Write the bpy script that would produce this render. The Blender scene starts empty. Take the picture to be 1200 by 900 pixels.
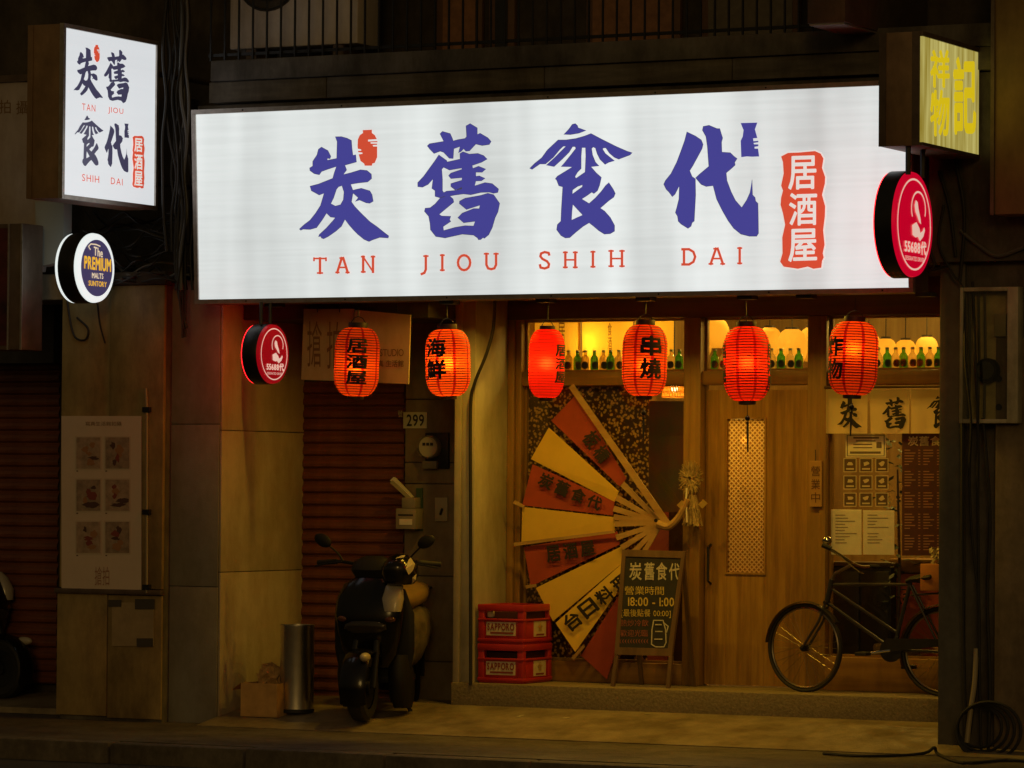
import bpy, bmesh, math, random
from mathutils import Vector, Matrix
from mathutils.geometry import tessellate_polygon
random.seed(7)
R = math.radians
scene = bpy.context.scene
COL = scene.collection

# ------------------------------------------------------------------ camera
FPX = 4600.0                       # focal length in pixels of a 1200 px wide picture
CAM = Vector((12.2126, -23.9686, 1.62))
yaw, pitch, roll = R(27), R(1.49), R(0.45)
FW = Vector((-math.sin(yaw) * math.cos(pitch), math.cos(yaw) * math.cos(pitch), math.sin(pitch)))
_r = Vector((math.cos(yaw), math.sin(yaw), 0)); _u = _r.cross(FW)
RT = _r * math.cos(roll) + _u * math.sin(roll)
UP = _u * math.cos(roll) - _r * math.sin(roll)
cd = bpy.data.cameras.new('camera'); cam = bpy.data.objects.new('camera', cd); COL.objects.link(cam)
cd.sensor_width = 36; cd.lens = FPX / 1200 * 36; cd.clip_start = 0.1; cd.clip_end = 2000
M = Matrix((RT, UP, -FW)).transposed().to_4x4(); M.translation = CAM
cam.matrix_world = M
scene.camera = cam

# ------------------------------------------------------------------ world, moon-weak sun, exposure
world = bpy.data.worlds.new('World'); scene.world = world; world.use_nodes = True
wn = world.node_tree.nodes; wl = world.node_tree.links
bg = wn['Background']
sky = wn.new('ShaderNodeTexSky'); sky.sky_type = 'NISHITA'; sky.sun_disc = False
sky.sun_elevation = R(12); sky.sun_rotation = R(156); sky.air_density = 2.0; sky.dust_density = 6.0
tint = wn.new('ShaderNodeMix'); tint.data_type = 'RGBA'; tint.blend_type = 'MIX'
tint.inputs[0].default_value = 0.9
tint.inputs[7].default_value = (0.95, 0.67, 0.28, 1)      # sodium glow of the city on a night sky
wl.new(sky.outputs[0], tint.inputs[6]); wl.new(tint.outputs[2], bg.inputs[0])
bg.inputs[1].default_value = 0.05
sd = bpy.data.lights.new('sun', 'SUN'); sun = bpy.data.objects.new('sun', sd); COL.objects.link(sun)
sd.energy = 0.13; sd.angle = R(10); sd.color = (1.0, 0.62, 0.17)
sun.rotation_euler = Vector((-0.45, 1.0, -0.23)).to_track_quat('-Z', 'Y').to_euler()
scene.view_settings.view_transform = 'Standard'; scene.view_settings.look = 'None'
scene.view_settings.exposure = 0; scene.view_settings.gamma = 1
scene.view_settings.use_curve_mapping = False
scene.cycles.use_denoising = True
scene.cycles.max_bounces = 8; scene.cycles.transparent_max_bounces = 12
scene.cycles.sample_clamp_indirect = 4.0
scene.cycles.caustics_reflective = False; scene.cycles.caustics_refractive = False

# ------------------------------------------------------------------ photo -> place helpers
def ray(u, v): return FW + RT * ((u - 600) / FPX) + UP * ((450 - v) / FPX)
def PL(u, v, p, n):
    d = ray(u, v); return CAM + d * ((p - CAM).dot(n) / d.dot(n))
def P(u, v, Y=0.0): return PL(u, v, Vector((0, Y, 0)), Vector((0, 1, 0)))
def PX(u, v, X): return PL(u, v, Vector((X, 0, 0)), Vector((1, 0, 0)))
def PZ(u, v, Z): return PL(u, v, Vector((0, 0, Z)), Vector((0, 0, 1)))

# ------------------------------------------------------------------ materials
MATS = {}
def mat(name, col, rough=0.7, var=0.0, scale=6.0, metal=0.0, bump=0.0, col2=None, bscale=None, emit=None, es=0.0,
        stretch=(1, 1, 1), spec=0.5, coat=0.0, dirt=0.0):
    if name in MATS: return MATS[name]
    m = bpy.data.materials.new(name); m.use_nodes = True; MATS[name] = m
    nt = m.node_tree; b = nt.nodes['Principled BSDF']; L = nt.links.new
    b.inputs['Base Color'].default_value = (*col, 1); b.inputs['Roughness'].default_value = rough
    b.inputs['Metallic'].default_value = metal; b.inputs['Specular IOR Level'].default_value = spec
    b.inputs['Coat Weight'].default_value = coat
    if var or bump or col2 or dirt:
        tc = nt.nodes.new('ShaderNodeTexCoord'); mp = nt.nodes.new('ShaderNodeMapping')
        mp.inputs['Scale'].default_value = stretch; L(tc.outputs['Object'], mp.inputs[0])
        n = nt.nodes.new('ShaderNodeTexNoise'); n.inputs['Scale'].default_value = scale
        n.inputs['Detail'].default_value = 8; n.inputs['Roughness'].default_value = 0.65
        L(mp.outputs[0], n.inputs['Vector'])
        cr = nt.nodes.new('ShaderNodeValToRGB')
        c2 = col2 or tuple(max(0, c * (1 - var)) for c in col)
        c1 = col if col2 else tuple(min(1, c * (1 + var * 0.6)) for c in col)
        cr.color_ramp.elements[0].position = 0.33; cr.color_ramp.elements[1].position = 0.67
        cr.color_ramp.elements[0].color = (*c2, 1); cr.color_ramp.elements[1].color = (*c1, 1)
        L(n.outputs['Fac'], cr.inputs[0])
        out = cr.outputs[0]
        if dirt:
            n2 = nt.nodes.new('ShaderNodeTexNoise'); n2.inputs['Scale'].default_value = 1.7; n2.inputs['Detail'].default_value = 10
            n2.inputs['Roughness'].default_value = 0.7
            mp2 = nt.nodes.new('ShaderNodeMapping'); mp2.inputs['Scale'].default_value = (1.6, 1.6, 0.55)
            L(tc.outputs['Object'], mp2.inputs[0]); L(mp2.outputs[0], n2.inputs['Vector'])
            r2 = nt.nodes.new('ShaderNodeValToRGB')
            r2.color_ramp.elements[0].position = 0.36; r2.color_ramp.elements[1].position = 0.6
            k = 1 - dirt
            r2.color_ramp.elements[0].color = (k, k * 0.93, k * 0.82, 1); r2.color_ramp.elements[1].color = (1, 1, 1, 1)
            mx = nt.nodes.new('ShaderNodeMix'); mx.data_type = 'RGBA'; mx.blend_type = 'MULTIPLY'; mx.inputs[0].default_value = 1
            L(n2.outputs['Fac'], r2.inputs[0]); L(out, mx.inputs[6]); L(r2.outputs[0], mx.inputs[7]); out = mx.outputs[2]
        L(out, b.inputs['Base Color'])
        if bump:
            bp = nt.nodes.new('ShaderNodeBump'); bp.inputs['Strength'].default_value = bump; bp.inputs['Distance'].default_value = 0.01
            if bscale:
                n3 = nt.nodes.new('ShaderNodeTexNoise'); n3.inputs['Scale'].default_value = bscale; n3.inputs['Detail'].default_value = 6
                L(tc.outputs['Object'], n3.inputs['Vector']); L(n3.outputs['Fac'], bp.inputs['Height'])
            else: L(n.outputs['Fac'], bp.inputs['Height'])
            L(bp.outputs[0], b.inputs['Normal'])
    if emit:
        b.inputs['Emission Color'].default_value = (*emit, 1); b.inputs['Emission Strength'].default_value = es
    return m

def wood(name, c1, c2, rough=0.45, axis='z', scale=7.0):
    if name in MATS: return MATS[name]
    st = {'z': (1, 1, 0.055), 'x': (0.055, 1, 1), 'y': (1, .055, 1)}[axis]
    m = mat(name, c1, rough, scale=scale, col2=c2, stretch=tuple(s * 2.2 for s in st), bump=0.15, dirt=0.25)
    return m

def shader_mat(name, build):
    if name in MATS: return MATS[name]
    m = bpy.data.materials.new(name); m.use_nodes = True; MATS[name] = m
    nt = m.node_tree
    for n in list(nt.nodes):
        if n.type != 'OUTPUT_MATERIAL': nt.nodes.remove(n)
    out = [n for n in nt.nodes if n.type == 'OUTPUT_MATERIAL'][0]
    nt.links.new(build(nt, nt.nodes.new, nt.links.new), out.inputs[0])
    return m

def glass_thin(name, tint=(1, 1, 1), refl=0.06):
    def b(nt, N, L):
        t = N('ShaderNodeBsdfTransparent'); t.inputs[0].default_value = (*tint, 1)
        g = N('ShaderNodeBsdfGlossy'); g.inputs['Roughness'].default_value = 0.03
        w = N('ShaderNodeLayerWeight'); pw = N('ShaderNodeMath'); pw.operation = 'POWER'; pw.inputs[1].default_value = 4.0; L(w.outputs['Facing'], pw.inputs[0])
        f = N('ShaderNodeMath'); f.operation = 'MULTIPLY_ADD'; f.inputs[1].default_value = .8; f.inputs[2].default_value = .035; L(pw.outputs[0], f.inputs[0])
        mx = N('ShaderNodeMixShader'); L(f.outputs[0], mx.inputs[0]); L(t.outputs[0], mx.inputs[1]); L(g.outputs[0], mx.inputs[2])
        return mx.outputs[0]
    return shader_mat(name, b)

def paper(name, col, trans=0.6, tcol=None, var=0.0):
    """paper or cloth that lets light through"""
    def b(nt, N, L):
        d = N('ShaderNodeBsdfDiffuse'); d.inputs[0].default_value = (*col, 1)
        t = N('ShaderNodeBsdfTranslucent'); t.inputs[0].default_value = (*(tcol or col), 1)
        if var:
            tc = N('ShaderNodeTexCoord'); n = N('ShaderNodeTexNoise'); n.inputs['Scale'].default_value = 3; n.inputs['Detail'].default_value = 8
            L(tc.outputs['Object'], n.inputs['Vector'])
            for s in (d, t):
                mx = N('ShaderNodeMix'); mx.data_type = 'RGBA'
                c = s.inputs[0].default_value[:]
                mx.inputs[6].default_value = tuple(x * (1 - var) for x in c[:3]) + (1,); mx.inputs[7].default_value = c
                L(n.outputs['Fac'], mx.inputs[0]); L(mx.outputs[2], s.inputs[0])
        mx = N('ShaderNodeMixShader'); mx.inputs[0].default_value = trans
        L(d.outputs[0], mx.inputs[1]); L(t.outputs[0], mx.inputs[2]); return mx.outputs[0]
    return shader_mat(name, b)

def lit(name, col, s=1.0):
    """backlit vinyl or acrylic: gives off light, with a little gloss of the sheet"""
    def b(nt, N, L):
        e = N('ShaderNodeEmission'); e.inputs[0].default_value = (*col, 1); e.inputs[1].default_value = s
        g = N('ShaderNodeBsdfPrincipled'); g.inputs['Base Color'].default_value = (*[c * 0.5 for c in col], 1); g.inputs['Roughness'].default_value = 0.3
        a = N('ShaderNodeAddShader'); L(e.outputs[0], a.inputs[0]); L(g.outputs[0], a.inputs[1]); return a.outputs[0]
    return shader_mat(name, b)

def lightbox(name, col, s, tubes, amp=0.12, axis=0, edge=None):
    """white acrylic over a row of tubes: slightly uneven along one axis"""
    def b(nt, N, L):
        tc = N('ShaderNodeTexCoord'); sp = N('ShaderNodeSeparateXYZ'); L(tc.outputs['Object'], sp.inputs[0])
        n = N('ShaderNodeTexNoise'); n.inputs['Scale'].default_value = tubes; n.inputs['Detail'].default_value = 2
        mp = N('ShaderNodeMapping'); mp.inputs['Scale'].default_value = (1, 1, 0.10) if axis == 0 else (0.1, 0.1, 1)
        L(tc.outputs['Object'], mp.inputs[0]); L(mp.outputs[0], n.inputs['Vector'])
        w = N('ShaderNodeTexWave'); w.wave_type = 'BANDS'; w.bands_direction = 'X' if axis == 0 else 'Z'
        w.inputs['Scale'].default_value = tubes; w.inputs['Distortion'].default_value = 1.2; w.inputs['Detail'].default_value = 1
        L(tc.outputs['Object'], w.inputs['Vector'])
        f = N('ShaderNodeTexNoise'); f.inputs['Scale'].default_value = 40; f.inputs['Detail'].default_value = 3
        mf = N('ShaderNodeMapping'); mf.inputs['Scale'].default_value = (0.03, 0.03, 1); L(tc.outputs['Object'], mf.inputs[0]); L(mf.outputs[0], f.inputs['Vector'])
        def ma(op, a, bb):
            x = N('ShaderNodeMath'); x.operation = op
            for i, q in enumerate((a, bb)):
                if isinstance(q, (int, float)): x.inputs[i].default_value = q
                else: L(q, x.inputs[i])
            return x.outputs[0]
        k = ma('ADD', ma('MULTIPLY', w.outputs['Fac'], amp * .0), ma('MULTIPLY', n.outputs['Fac'], amp * 1.5))
        k = ma('ADD', k, ma('MULTIPLY', f.outputs['Fac'], amp * .35))
        k = ma('ADD', k, 1 - amp)
        e = N('ShaderNodeEmission'); e.inputs[0].default_value = (*col, 1)
        L(ma('MULTIPLY', k, s), e.inputs[1])
        g = N('ShaderNodeBsdfPrincipled'); g.inputs['Base Color'].default_value = (.25, .25, .25, 1); g.inputs['Roughness'].default_value = 0.35
        a = N('ShaderNodeAddShader'); L(e.outputs[0], a.inputs[0]); L(g.outputs[0], a.inputs[1]); return a.outputs[0]
    return shader_mat(name, b)

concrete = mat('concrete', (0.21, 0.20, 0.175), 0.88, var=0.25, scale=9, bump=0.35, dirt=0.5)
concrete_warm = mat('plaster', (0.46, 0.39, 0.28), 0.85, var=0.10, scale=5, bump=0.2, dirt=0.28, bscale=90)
concrete_dark = mat('dark_concrete', (0.14, 0.125, 0.105), 0.9, var=0.35, scale=4, bump=0.4, dirt=0.6)
wall_dark = mat('sooty_wall', (0.075, 0.06, 0.045), 0.9, var=0.4, scale=5, bump=0.3, dirt=0.5)  # very dark wall tone, mottled by noise
panel_grey = mat('grey_panel', (0.50, 0.46, 0.35), 0.6, var=0.12, scale=4, dirt=0.35)
clad = mat('cladding_sheet', (0.38, 0.275, 0.11), 0.55, var=0.2, scale=5, dirt=0.5, bump=0.1)
alu = mat('aluminium', (0.42, 0.38, 0.34), 0.42, metal=0.75, var=0.2, scale=20)
alu_dark = mat('brown_aluminium', (0.16, 0.115, 0.085), 0.5, metal=0.4, var=0.25, scale=9, dirt=0.4)
steel = mat('steel', (0.66, 0.64, 0.60), 0.30, metal=1.0, var=0.1, scale=12)
black_metal = mat('black_metal', (0.018, 0.018, 0.018), 0.4, metal=0.3, var=0.3, scale=30)
black_rub = mat('black_rubber', (0.014, 0.013, 0.012), 0.65, var=0.3, scale=40)
black_ink = mat('black_ink', (0.012, 0.011, 0.010), 0.75)
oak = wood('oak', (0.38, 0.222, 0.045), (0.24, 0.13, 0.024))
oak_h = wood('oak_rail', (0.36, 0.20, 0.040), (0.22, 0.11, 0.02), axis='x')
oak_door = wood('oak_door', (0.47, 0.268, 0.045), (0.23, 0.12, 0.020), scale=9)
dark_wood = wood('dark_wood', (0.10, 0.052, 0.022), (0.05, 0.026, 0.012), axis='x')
bamboo = wood('bamboo', (0.55, 0.37, 0.14), (0.38, 0.23, 0.08), axis='x')
shutter = mat('shutter_paint', (0.21, 0.068, 0.030), 0.5, var=0.3, scale=10, stretch=(0.3, 1, 3), dirt=0.45, metal=0.1)
glass = glass_thin('window_glass', (0.93, 0.95, 0.92))

# ------------------------------------------------------------------ mesh builder
class MB:
    def __init__(s): s.v = []; s.f = []
    def add(s, vs, fs):
        o = len(s.v); s.v += [Vector(v) for v in vs]; s.f += [tuple(o + i for i in f) for f in fs]; return s
    def box(s, x0, x1, y0, y1, z0, z1):
        vs = [(x, y, z) for x in (x0, x1) for y in (y0, y1) for z in (z0, z1)]
        return s.add(vs, [(0, 1, 3, 2), (4, 6, 7, 5), (0, 4, 5, 1), (2, 3, 7, 6), (0, 2, 6, 4), (1, 5, 7, 3)])
    def hexa(s, a, b):
        """a, b: 4 points each, the two ends"""
        return s.add(list(a) + list(b), [(3, 2, 1, 0), (4, 5, 6, 7), (0, 1, 5, 4), (1, 2, 6, 5), (2, 3, 7, 6), (3, 0, 4, 7)])
    def quad(s, a, b, c, d): return s.add([a, b, c, d], [(0, 1, 2, 3)])
    def slab(s, pts, off):
        """polygon pts extruded by vector off"""
        n = len(pts); off = Vector(off)
        return s.add([Vector(p) for p in pts] + [Vector(p) + off for p in pts],
                     [tuple(range(n - 1, -1, -1)), tuple(range(n, 2 * n))] + [(i, (i + 1) % n, n + (i + 1) % n, n + i) for i in range(n)])
    def tube(s, pts, r, n=8, closed=False, caps=True):
        pts = [Vector(p) for p in pts]; m = len(pts); rs = r if isinstance(r, (list, tuple)) else [r] * m
        o = len(s.v); prev = None
        for i, p in enumerate(pts):
            if closed: t = pts[(i + 1) % m] - pts[i - 1]
            else: t = pts[min(i + 1, m - 1)] - pts[max(i - 1, 0)]
            t.normalize()
            if prev is None:
                a = Vector((0, 0, 1)) if abs(t.z) < 0.9 else Vector((1, 0, 0))
                prev = t.cross(a).normalized()
            prev = (prev - t * prev.dot(t)).normalized(); q = t.cross(prev)
            for k in range(n):
                an = 2 * math.pi * k / n
                s.v.append(p + (prev * math.cos(an) + q * math.sin(an)) * rs[i])
        for i in range(m if closed else m - 1):
            for k in range(n):
                a, b = o + i * n, o + ((i + 1) % m) * n
                s.f.append((a + k, a + (k + 1) % n, b + (k + 1) % n, b + k))
        if caps and not closed:
            s.f.append(tuple(o + k for k in range(n - 1, -1, -1))); s.f.append(tuple(o + (m - 1) * n + k for k in range(n)))
        return s
    def lathe(s, prof, c=(0, 0, 0), n=20, ax='z', caps=True):
        c = Vector(c); o = len(s.v)
        for (r, h) in prof:
            for k in range(n):
                a = 2 * math.pi * k / n; x, y = r * math.cos(a), r * math.sin(a)
                s.v.append(c + {'z': Vector((x, y, h)), 'x': Vector((h, x, y)), 'y': Vector((x, h, y))}[ax])
        for i in range(len(prof) - 1):
            for k in range(n):
                a, b = o + i * n, o + (i + 1) * n
                s.f.append((a + k, a + (k + 1) % n, b + (k + 1) % n, b + k))
        if caps:
            s.f.append(tuple(o + k for k in range(n - 1, -1, -1))); s.f.append(tuple(o + (len(prof) - 1) * n + k for k in range(n)))
        return s
    def ball(s, c, rx, ry, rz, n=16, m=10):
        prof = [(math.sin(math.pi * i / m) + 1e-4, -math.cos(math.pi * i / m)) for i in range(m + 1)]
        t = MB().lathe(prof, n=n); c = Vector(c)
        return s.add([c + Vector((v.x * rx, v.y * ry, v.z * rz)) for v in t.v], t.f)
    def xf(s, fn): s.v = [Vector(fn(v)) for v in s.v]; return s
    def bevel(s, w, seg=2): s.bev = (w, seg); return s
    def build(s, name, m, parent=None, smooth=False):
        L = WL.get(parent.name, Vector()) if parent else Vector()
        me = bpy.data.meshes.new(name); me.from_pydata([v - L for v in s.v], [], s.f)
        bm = bmesh.new(); bm.from_mesh(me)
        if getattr(s, 'bev', None):
            bmesh.ops.remove_doubles(bm, verts=bm.verts, dist=1e-5)
            ed = [e for e in bm.edges if len(e.link_faces) == 2 and e.calc_face_angle(0) > 0.5]
            bmesh.ops.bevel(bm, geom=ed, offset=s.bev[0], segments=s.bev[1], affect='EDGES', profile=0.5)
        if len(s.f) > 1: bmesh.ops.recalc_face_normals(bm, faces=bm.faces)
        bm.to_mesh(me); bm.free()
        if m: me.materials.append(m)
        if smooth:
            for p in me.polygons: p.use_smooth = True
            me.set_sharp_from_angle(angle=R(38))
        o = bpy.data.objects.new(name, me); COL.objects.link(o)
        if parent: o.parent = parent; WL[o.name] = L.copy()
        return o
WL = {}
def thing(name, label, cat, loc=(0, 0, 0), group=None):
    o = bpy.data.objects.new(name, None); o.empty_display_size = 0.1; COL.objects.link(o)
    o.location = loc; WL[o.name] = Vector(loc); tag(o, label, cat, group); return o
def tag(o, label, cat, group=None):
    o['label'] = label; o['category'] = cat
    if group: o['group'] = group
    return o
def struct(o): o['kind'] = 'structure'; return o
def bx(name, m, parent, x0, x1, y0, y1, z0, z1, bev=0.0):
    b = MB().box(min(x0, x1), max(x0, x1), min(y0, y1), max(y0, y1), min(z0, z1), max(z0, z1))
    if bev: b.bevel(bev, 2)
    return b.build(name, m, parent, smooth=bool(bev))
def copy_tree(o, parent=None):
    c = o.copy(); COL.objects.link(c); c.parent = parent
    for ch in o.children: copy_tree(ch, c)
    return c
def spline(pts, n=8):
    """Catmull-Rom through points"""
    pts = [Vector(p) for p in pts]; q = [pts[0] * 2 - pts[1]] + pts + [pts[-1] * 2 - pts[-2]]; out = []
    for i in range(1, len(q) - 2):
        for k in range(n):
            t = k / n; a, b, c, d = q[i - 1], q[i], q[i + 1], q[i + 2]
            out.append(0.5 * ((2 * b) + (c - a) * t + (2 * a - 5 * b + 4 * c - d) * t * t + (3 * b - a - 3 * c + d) * t ** 3))
    out.append(pts[-1]); return out

# ------------------------------------------------------------------ lettering (glyph outlines of the built-in font)
TEXTS = set('居酒屋海鮮串燒炸物炭舊食代板橋台日料理營業中搶拍攝寫真生活館時間最後點餐熱炒冷飲歡迎光臨號酒記祥'
            'PREMIUMThealtsSUNTORYMATS5688ODVE0123479LIFSPABCGHJKNQUWXZ:-[]()r.,/&cdfgijkmnopquvwxyzb')
GL = {}
def load_glyphs():
    made = []
    for bold, off in ((0, 0.0),):
        for ch in TEXTS:
            cu = bpy.data.curves.new('g', 'FONT'); cu.body = ch; cu.size = 1; cu.offset = off; cu.resolution_u = 3
            cu.dimensions = '2D'; cu.fill_mode = 'FRONT'
            o = bpy.data.objects.new('g', cu); COL.objects.link(o); made.append((ch, bold, o, cu))
    dg = bpy.context.evaluated_depsgraph_get(); dg.update()
    for ch, bold, o, cu in made:
        me = o.evaluated_get(dg).to_mesh()
        GL[(ch, bold)] = ([(v.co.x, v.co.y) for v in me.vertices], [tuple(p.vertices) for p in me.polygons])
        o.evaluated_get(dg).to_mesh_clear()
    for ch, bold, o, cu in made:
        bpy.data.objects.remove(o); bpy.data.curves.remove(cu)
load_glyphs()
def line_of(text, bold=0, gap=0.08, vertical=False):
    """verts (0..1 x 0..1, y up), faces; the text fills the unit box"""
    vs, fs = [], []; pen = 0.0
    for ch in text:
        if ch == ' ': pen += 0.35; continue
        gv, gf = GL[(ch, 0)]
        if not gv: continue
        if bold:                       # heavier strokes: the outline set again a little to every side
            d = (.017, .032)[bold - 1]; g0, f0 = gv, gf; gv, gf = [], []
            for kx, ky in ((0, 0), (1, 0), (-1, 0), (0, 1), (0, -1), (.7, .7), (-.7, .7), (.7, -.7), (-.7, -.7)):
                o_ = len(gv); gv = gv + [(x + kx * d, y + ky * d) for x, y in g0]; gf = gf + [tuple(o_ + i for i in f) for f in f0]
        x0 = min(v[0] for v in gv); x1 = max(v[0] for v in gv)
        o = len(vs)
        if vertical:
            y0 = min(v[1] for v in gv); y1 = max(v[1] for v in gv)
            vs += [((v[0] - (x0 + x1) / 2), pen + v[1] - y1) for v in gv]; pen -= (y1 - y0) + gap
        else:
            vs += [(pen + v[0] - x0, v[1]) for v in gv]; pen += (x1 - x0) + gap
        fs += [tuple(o + i for i in f) for f in gf]
    x0 = min(v[0] for v in vs); x1 = max(v[0] for v in vs); y0 = min(v[1] for v in vs); y1 = max(v[1] for v in vs)
    return [((v[0] - x0) / max(x1 - x0, 1e-6), (v[1] - y0) / max(y1 - y0, 1e-6)) for v in vs], fs
def bil(q, s, t):
    """q: corners TL, TR, BR, BL; t up"""
    return (q[3] * (1 - s) + q[2] * s) * (1 - t) + (q[0] * (1 - s) + q[1] * s) * t
def text_on(mb, text, quad, bold=0, vertical=False, off=(0, 0, 0), gap=0.08):
    vs, fs = line_of(text, bold, gap, vertical); off = Vector(off)
    nrm = (quad[1] - quad[0]).cross(quad[3] - quad[0]).normalized()
    if nrm.dot(CAM - quad[0]) < 0: nrm = -nrm
    if bold:                           # each layer a hair above the other so that none coincide
        per = sum(len(GL[(c, 0)][0]) for c in text if c != ' '); idx = []
        for c in text:
            if c != ' ': n = len(GL[(c, 0)][0]); idx += [k for k in range(9) for _ in range(n)]
        return mb.add([bil(quad, x, y) + off + nrm * (.00012 * idx[i]) for i, (x, y) in enumerate(vs)], fs)
    return mb.add([bil(quad, x, y) + off for x, y in vs], fs)
def pq(u0, v0, u1, v1, f, sl=0.0):
    """picture rectangle -> world quad through f(u, v), sheared by slope sl"""
    c = (u0 + u1) / 2
    return [f(u0, v0 + sl * (u0 - c)), f(u1, v0 + sl * (u1 - c)), f(u1, v1 + sl * (u1 - c)), f(u0, v1 + sl * (u0 - c))]
def poly(mb, loops, f):
    """flat shape with holes; loops of picture points mapped by f(u, v)"""
    w = [[Vector((a, b, 0)) for a, b in l] for l in loops]
    tr = tessellate_polygon(w); flat = [p for l in w for p in l]
    return mb.add([f(p.x, p.y) for p in flat], [tuple(t) for t in tr])
def strokes(mb, lines, wd, f):
    """thick polylines in picture units; every stroke a hair above the one before"""
    for k, l in enumerate(lines):
        for i in range(len(l) - 1):
            (ax, ay), (b_x, b_y) = l[i], l[i + 1]
            d = math.hypot(b_x - ax, b_y - ay) or 1; ex, ey = (b_x - ax) / d, (b_y - ay) / d
            w = (wd if isinstance(wd, (int, float)) else wd[k]) / 2; nx, ny = -ey * w, ex * w
            e = 0.45 * w
            mb.quad(*[f(x, y, k * 7 + i) for x, y in ((ax - ex * e + nx, ay - ey * e + ny), (b_x + ex * e + nx, b_y + ey * e + ny),
                                              (b_x + ex * e - nx, b_y + ey * e - ny), (ax - ex * e - nx, ay - ey * e - ny))])
    return mb

# ================================================================== THE GROUND
asphalt = mat('asphalt', (0.05, 0.047, 0.042), 0.85, var=0.4, scale=60, bump=0.6, dirt=0.3)
pave = mat('pavement', (0.13, 0.108, 0.075), 0.7, var=0.4, scale=16, bump=0.9, bscale=90, dirt=0.55)
forec = mat('forecourt_cement', (0.28, 0.225, 0.14), 0.5, var=0.2, scale=7, bump=0.4, bscale=70, dirt=0.5)
pebble = mat('pebble_dash', (0.27, 0.215, 0.13), 0.75, scale=55, col2=(0.16, 0.125, 0.07), bump=0.7)
kerbm = mat('kerb_stone', (0.15, 0.122, 0.085), 0.85, var=0.3, scale=14, bump=0.6, dirt=0.5)
struct(MB().quad((-300, -300, -0.13), (300, -300, -0.13), (300, 300, -0.13), (-300, 300, -0.13)).build('road', asphalt))
YK = -3.05
pv = MB().box(-60, 60, YK, 6, -0.4, 0.0)
struct(pv.build('pavement', pave))
kb = struct(bpy.data.objects.new('kerb', None)); COL.objects.link(kb); WL['kerb'] = Vector()
x = -9.0
while x < 9:
    L_ = 0.98
    MB().box(x, x + L_ - 0.012, YK - 0.17, YK - 0.004, -0.4, random.uniform(-0.004, 0.006)).bevel(0.018, 2).build('kerb_stone', kerbm, kb, True)
    x += L_
XF0 = P(352, 800, -0.1).x
XR = 3.573
fc = MB()
for x_ in (-1.59, XR + 1.5):
    fc.v += [Vector(p) for p in ((x_, -1.5, -.02), (x_, -1.5, 0.006), (x_, -0.58, 0.148), (x_, 0.2, 0.150), (x_, 0.2, -.02))]
fc.f += [(0, 1, 2, 3, 4), (9, 8, 7, 6, 5)] + [(i, (i + 1) % 5, 5 + (i + 1) % 5, 5 + i) for i in range(5)]
fco = struct(fc.build('forecourt', forec))
pm = mat('worn_paint', (0.46, 0.42, 0.32), 0.8, var=0.4, scale=30)
def fz(y): return 0.006 + (min(y, -.58) + 1.5) / 0.92 * 0.142
def mark(a, b, w):
    a, b = PZ(*a, 0.07), PZ(*b, 0.07); d = (b - a).normalized(); n = Vector((-d.y, d.x, 0)) * w
    MB().quad(*[Vector((p.x, p.y, fz(p.y) + 0.004)) for p in (a - n, b - n, b + n, a + n)]).build('painted_mark', pm, fco)
mark((648, 839), (664, 848), 0.022); mark((640, 842), (606, 846), 0.012); mark((758, 849), (792, 844), 0.02); mark((645, 841), (740, 847), 0.01)
YSTEP = -0.585
XL0 = P(530, 800, -0.56).x
step = struct(MB().box(XL0, 3.9, YSTEP, 0.12, 0.02, 0.298).bevel(0.012, 2).build('doorstep', pebble, None, True))

# ================================================================== THE BUILDING
bld = thing('shop_building', 'dark two-storey shop house with arcade pillars, oak shopfront and roller shutter', 'building', (0, 0, 0))
YP = -1.2
x190, x258 = P(190, 600, YP).x, P(258, 600, YP).x
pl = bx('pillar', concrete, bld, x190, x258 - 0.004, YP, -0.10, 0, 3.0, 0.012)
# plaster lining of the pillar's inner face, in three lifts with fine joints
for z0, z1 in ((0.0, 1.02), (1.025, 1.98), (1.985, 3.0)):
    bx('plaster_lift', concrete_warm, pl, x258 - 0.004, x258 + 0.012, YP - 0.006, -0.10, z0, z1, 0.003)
for z0, z1 in ((0.0, 0.92), (0.926, 2.02), (2.026, 3.0)):
    bx('facing_panel', mat('pillar_facing', (0.27, 0.255, 0.22), 0.8, var=0.10, scale=9, bump=0.2, dirt=0.25, bscale=120), pl, x190, x258 - 0.007, YP - 0.012, YP, z0, z1, 0.003)
# sheet-metal cladding left of the pillar
c0, c1, c2 = P(66, 840, -1.32).x, P(125, 840, -1.32).x, P(188, 840, -1.32).x
zc = P(130, 335, -1.32).z
cl = bx('clad_pillar', concrete_dark, bld, c0 + .02, c2 - .004, -1.30, -0.2, 0, zc)
ZB1 = P(110, 695, -1.32).z
bx('cladding_panel', clad, cl, c0, c1 - .004, -1.325, -1.30, 0.03, ZB1, 0.004)
bx('cladding_panel', clad, cl, c1, c2, -1.318, -1.30, 0.02, ZB1 - .01, 0.004)
bx('cladding_panel', clad, cl, c0 + .015, c1 - .004, -1.322, -1.30, ZB1 + .035, zc, 0.004)
bx('cladding_panel', clad, cl, c1, c2 + .005, -1.330, -1.30, ZB1 + .035, zc, 0.004)
bx('ledge', alu_dark, cl, c0 - .01, c2 + .01, -1.35, -1.30, ZB1 - .005, ZB1 + .03, 0.004)
bx('cap', wall_dark, cl, c0 - .01, c2 + .03, -1.36, -1.0, zc + .003, zc + .09, 0.006)
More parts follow.
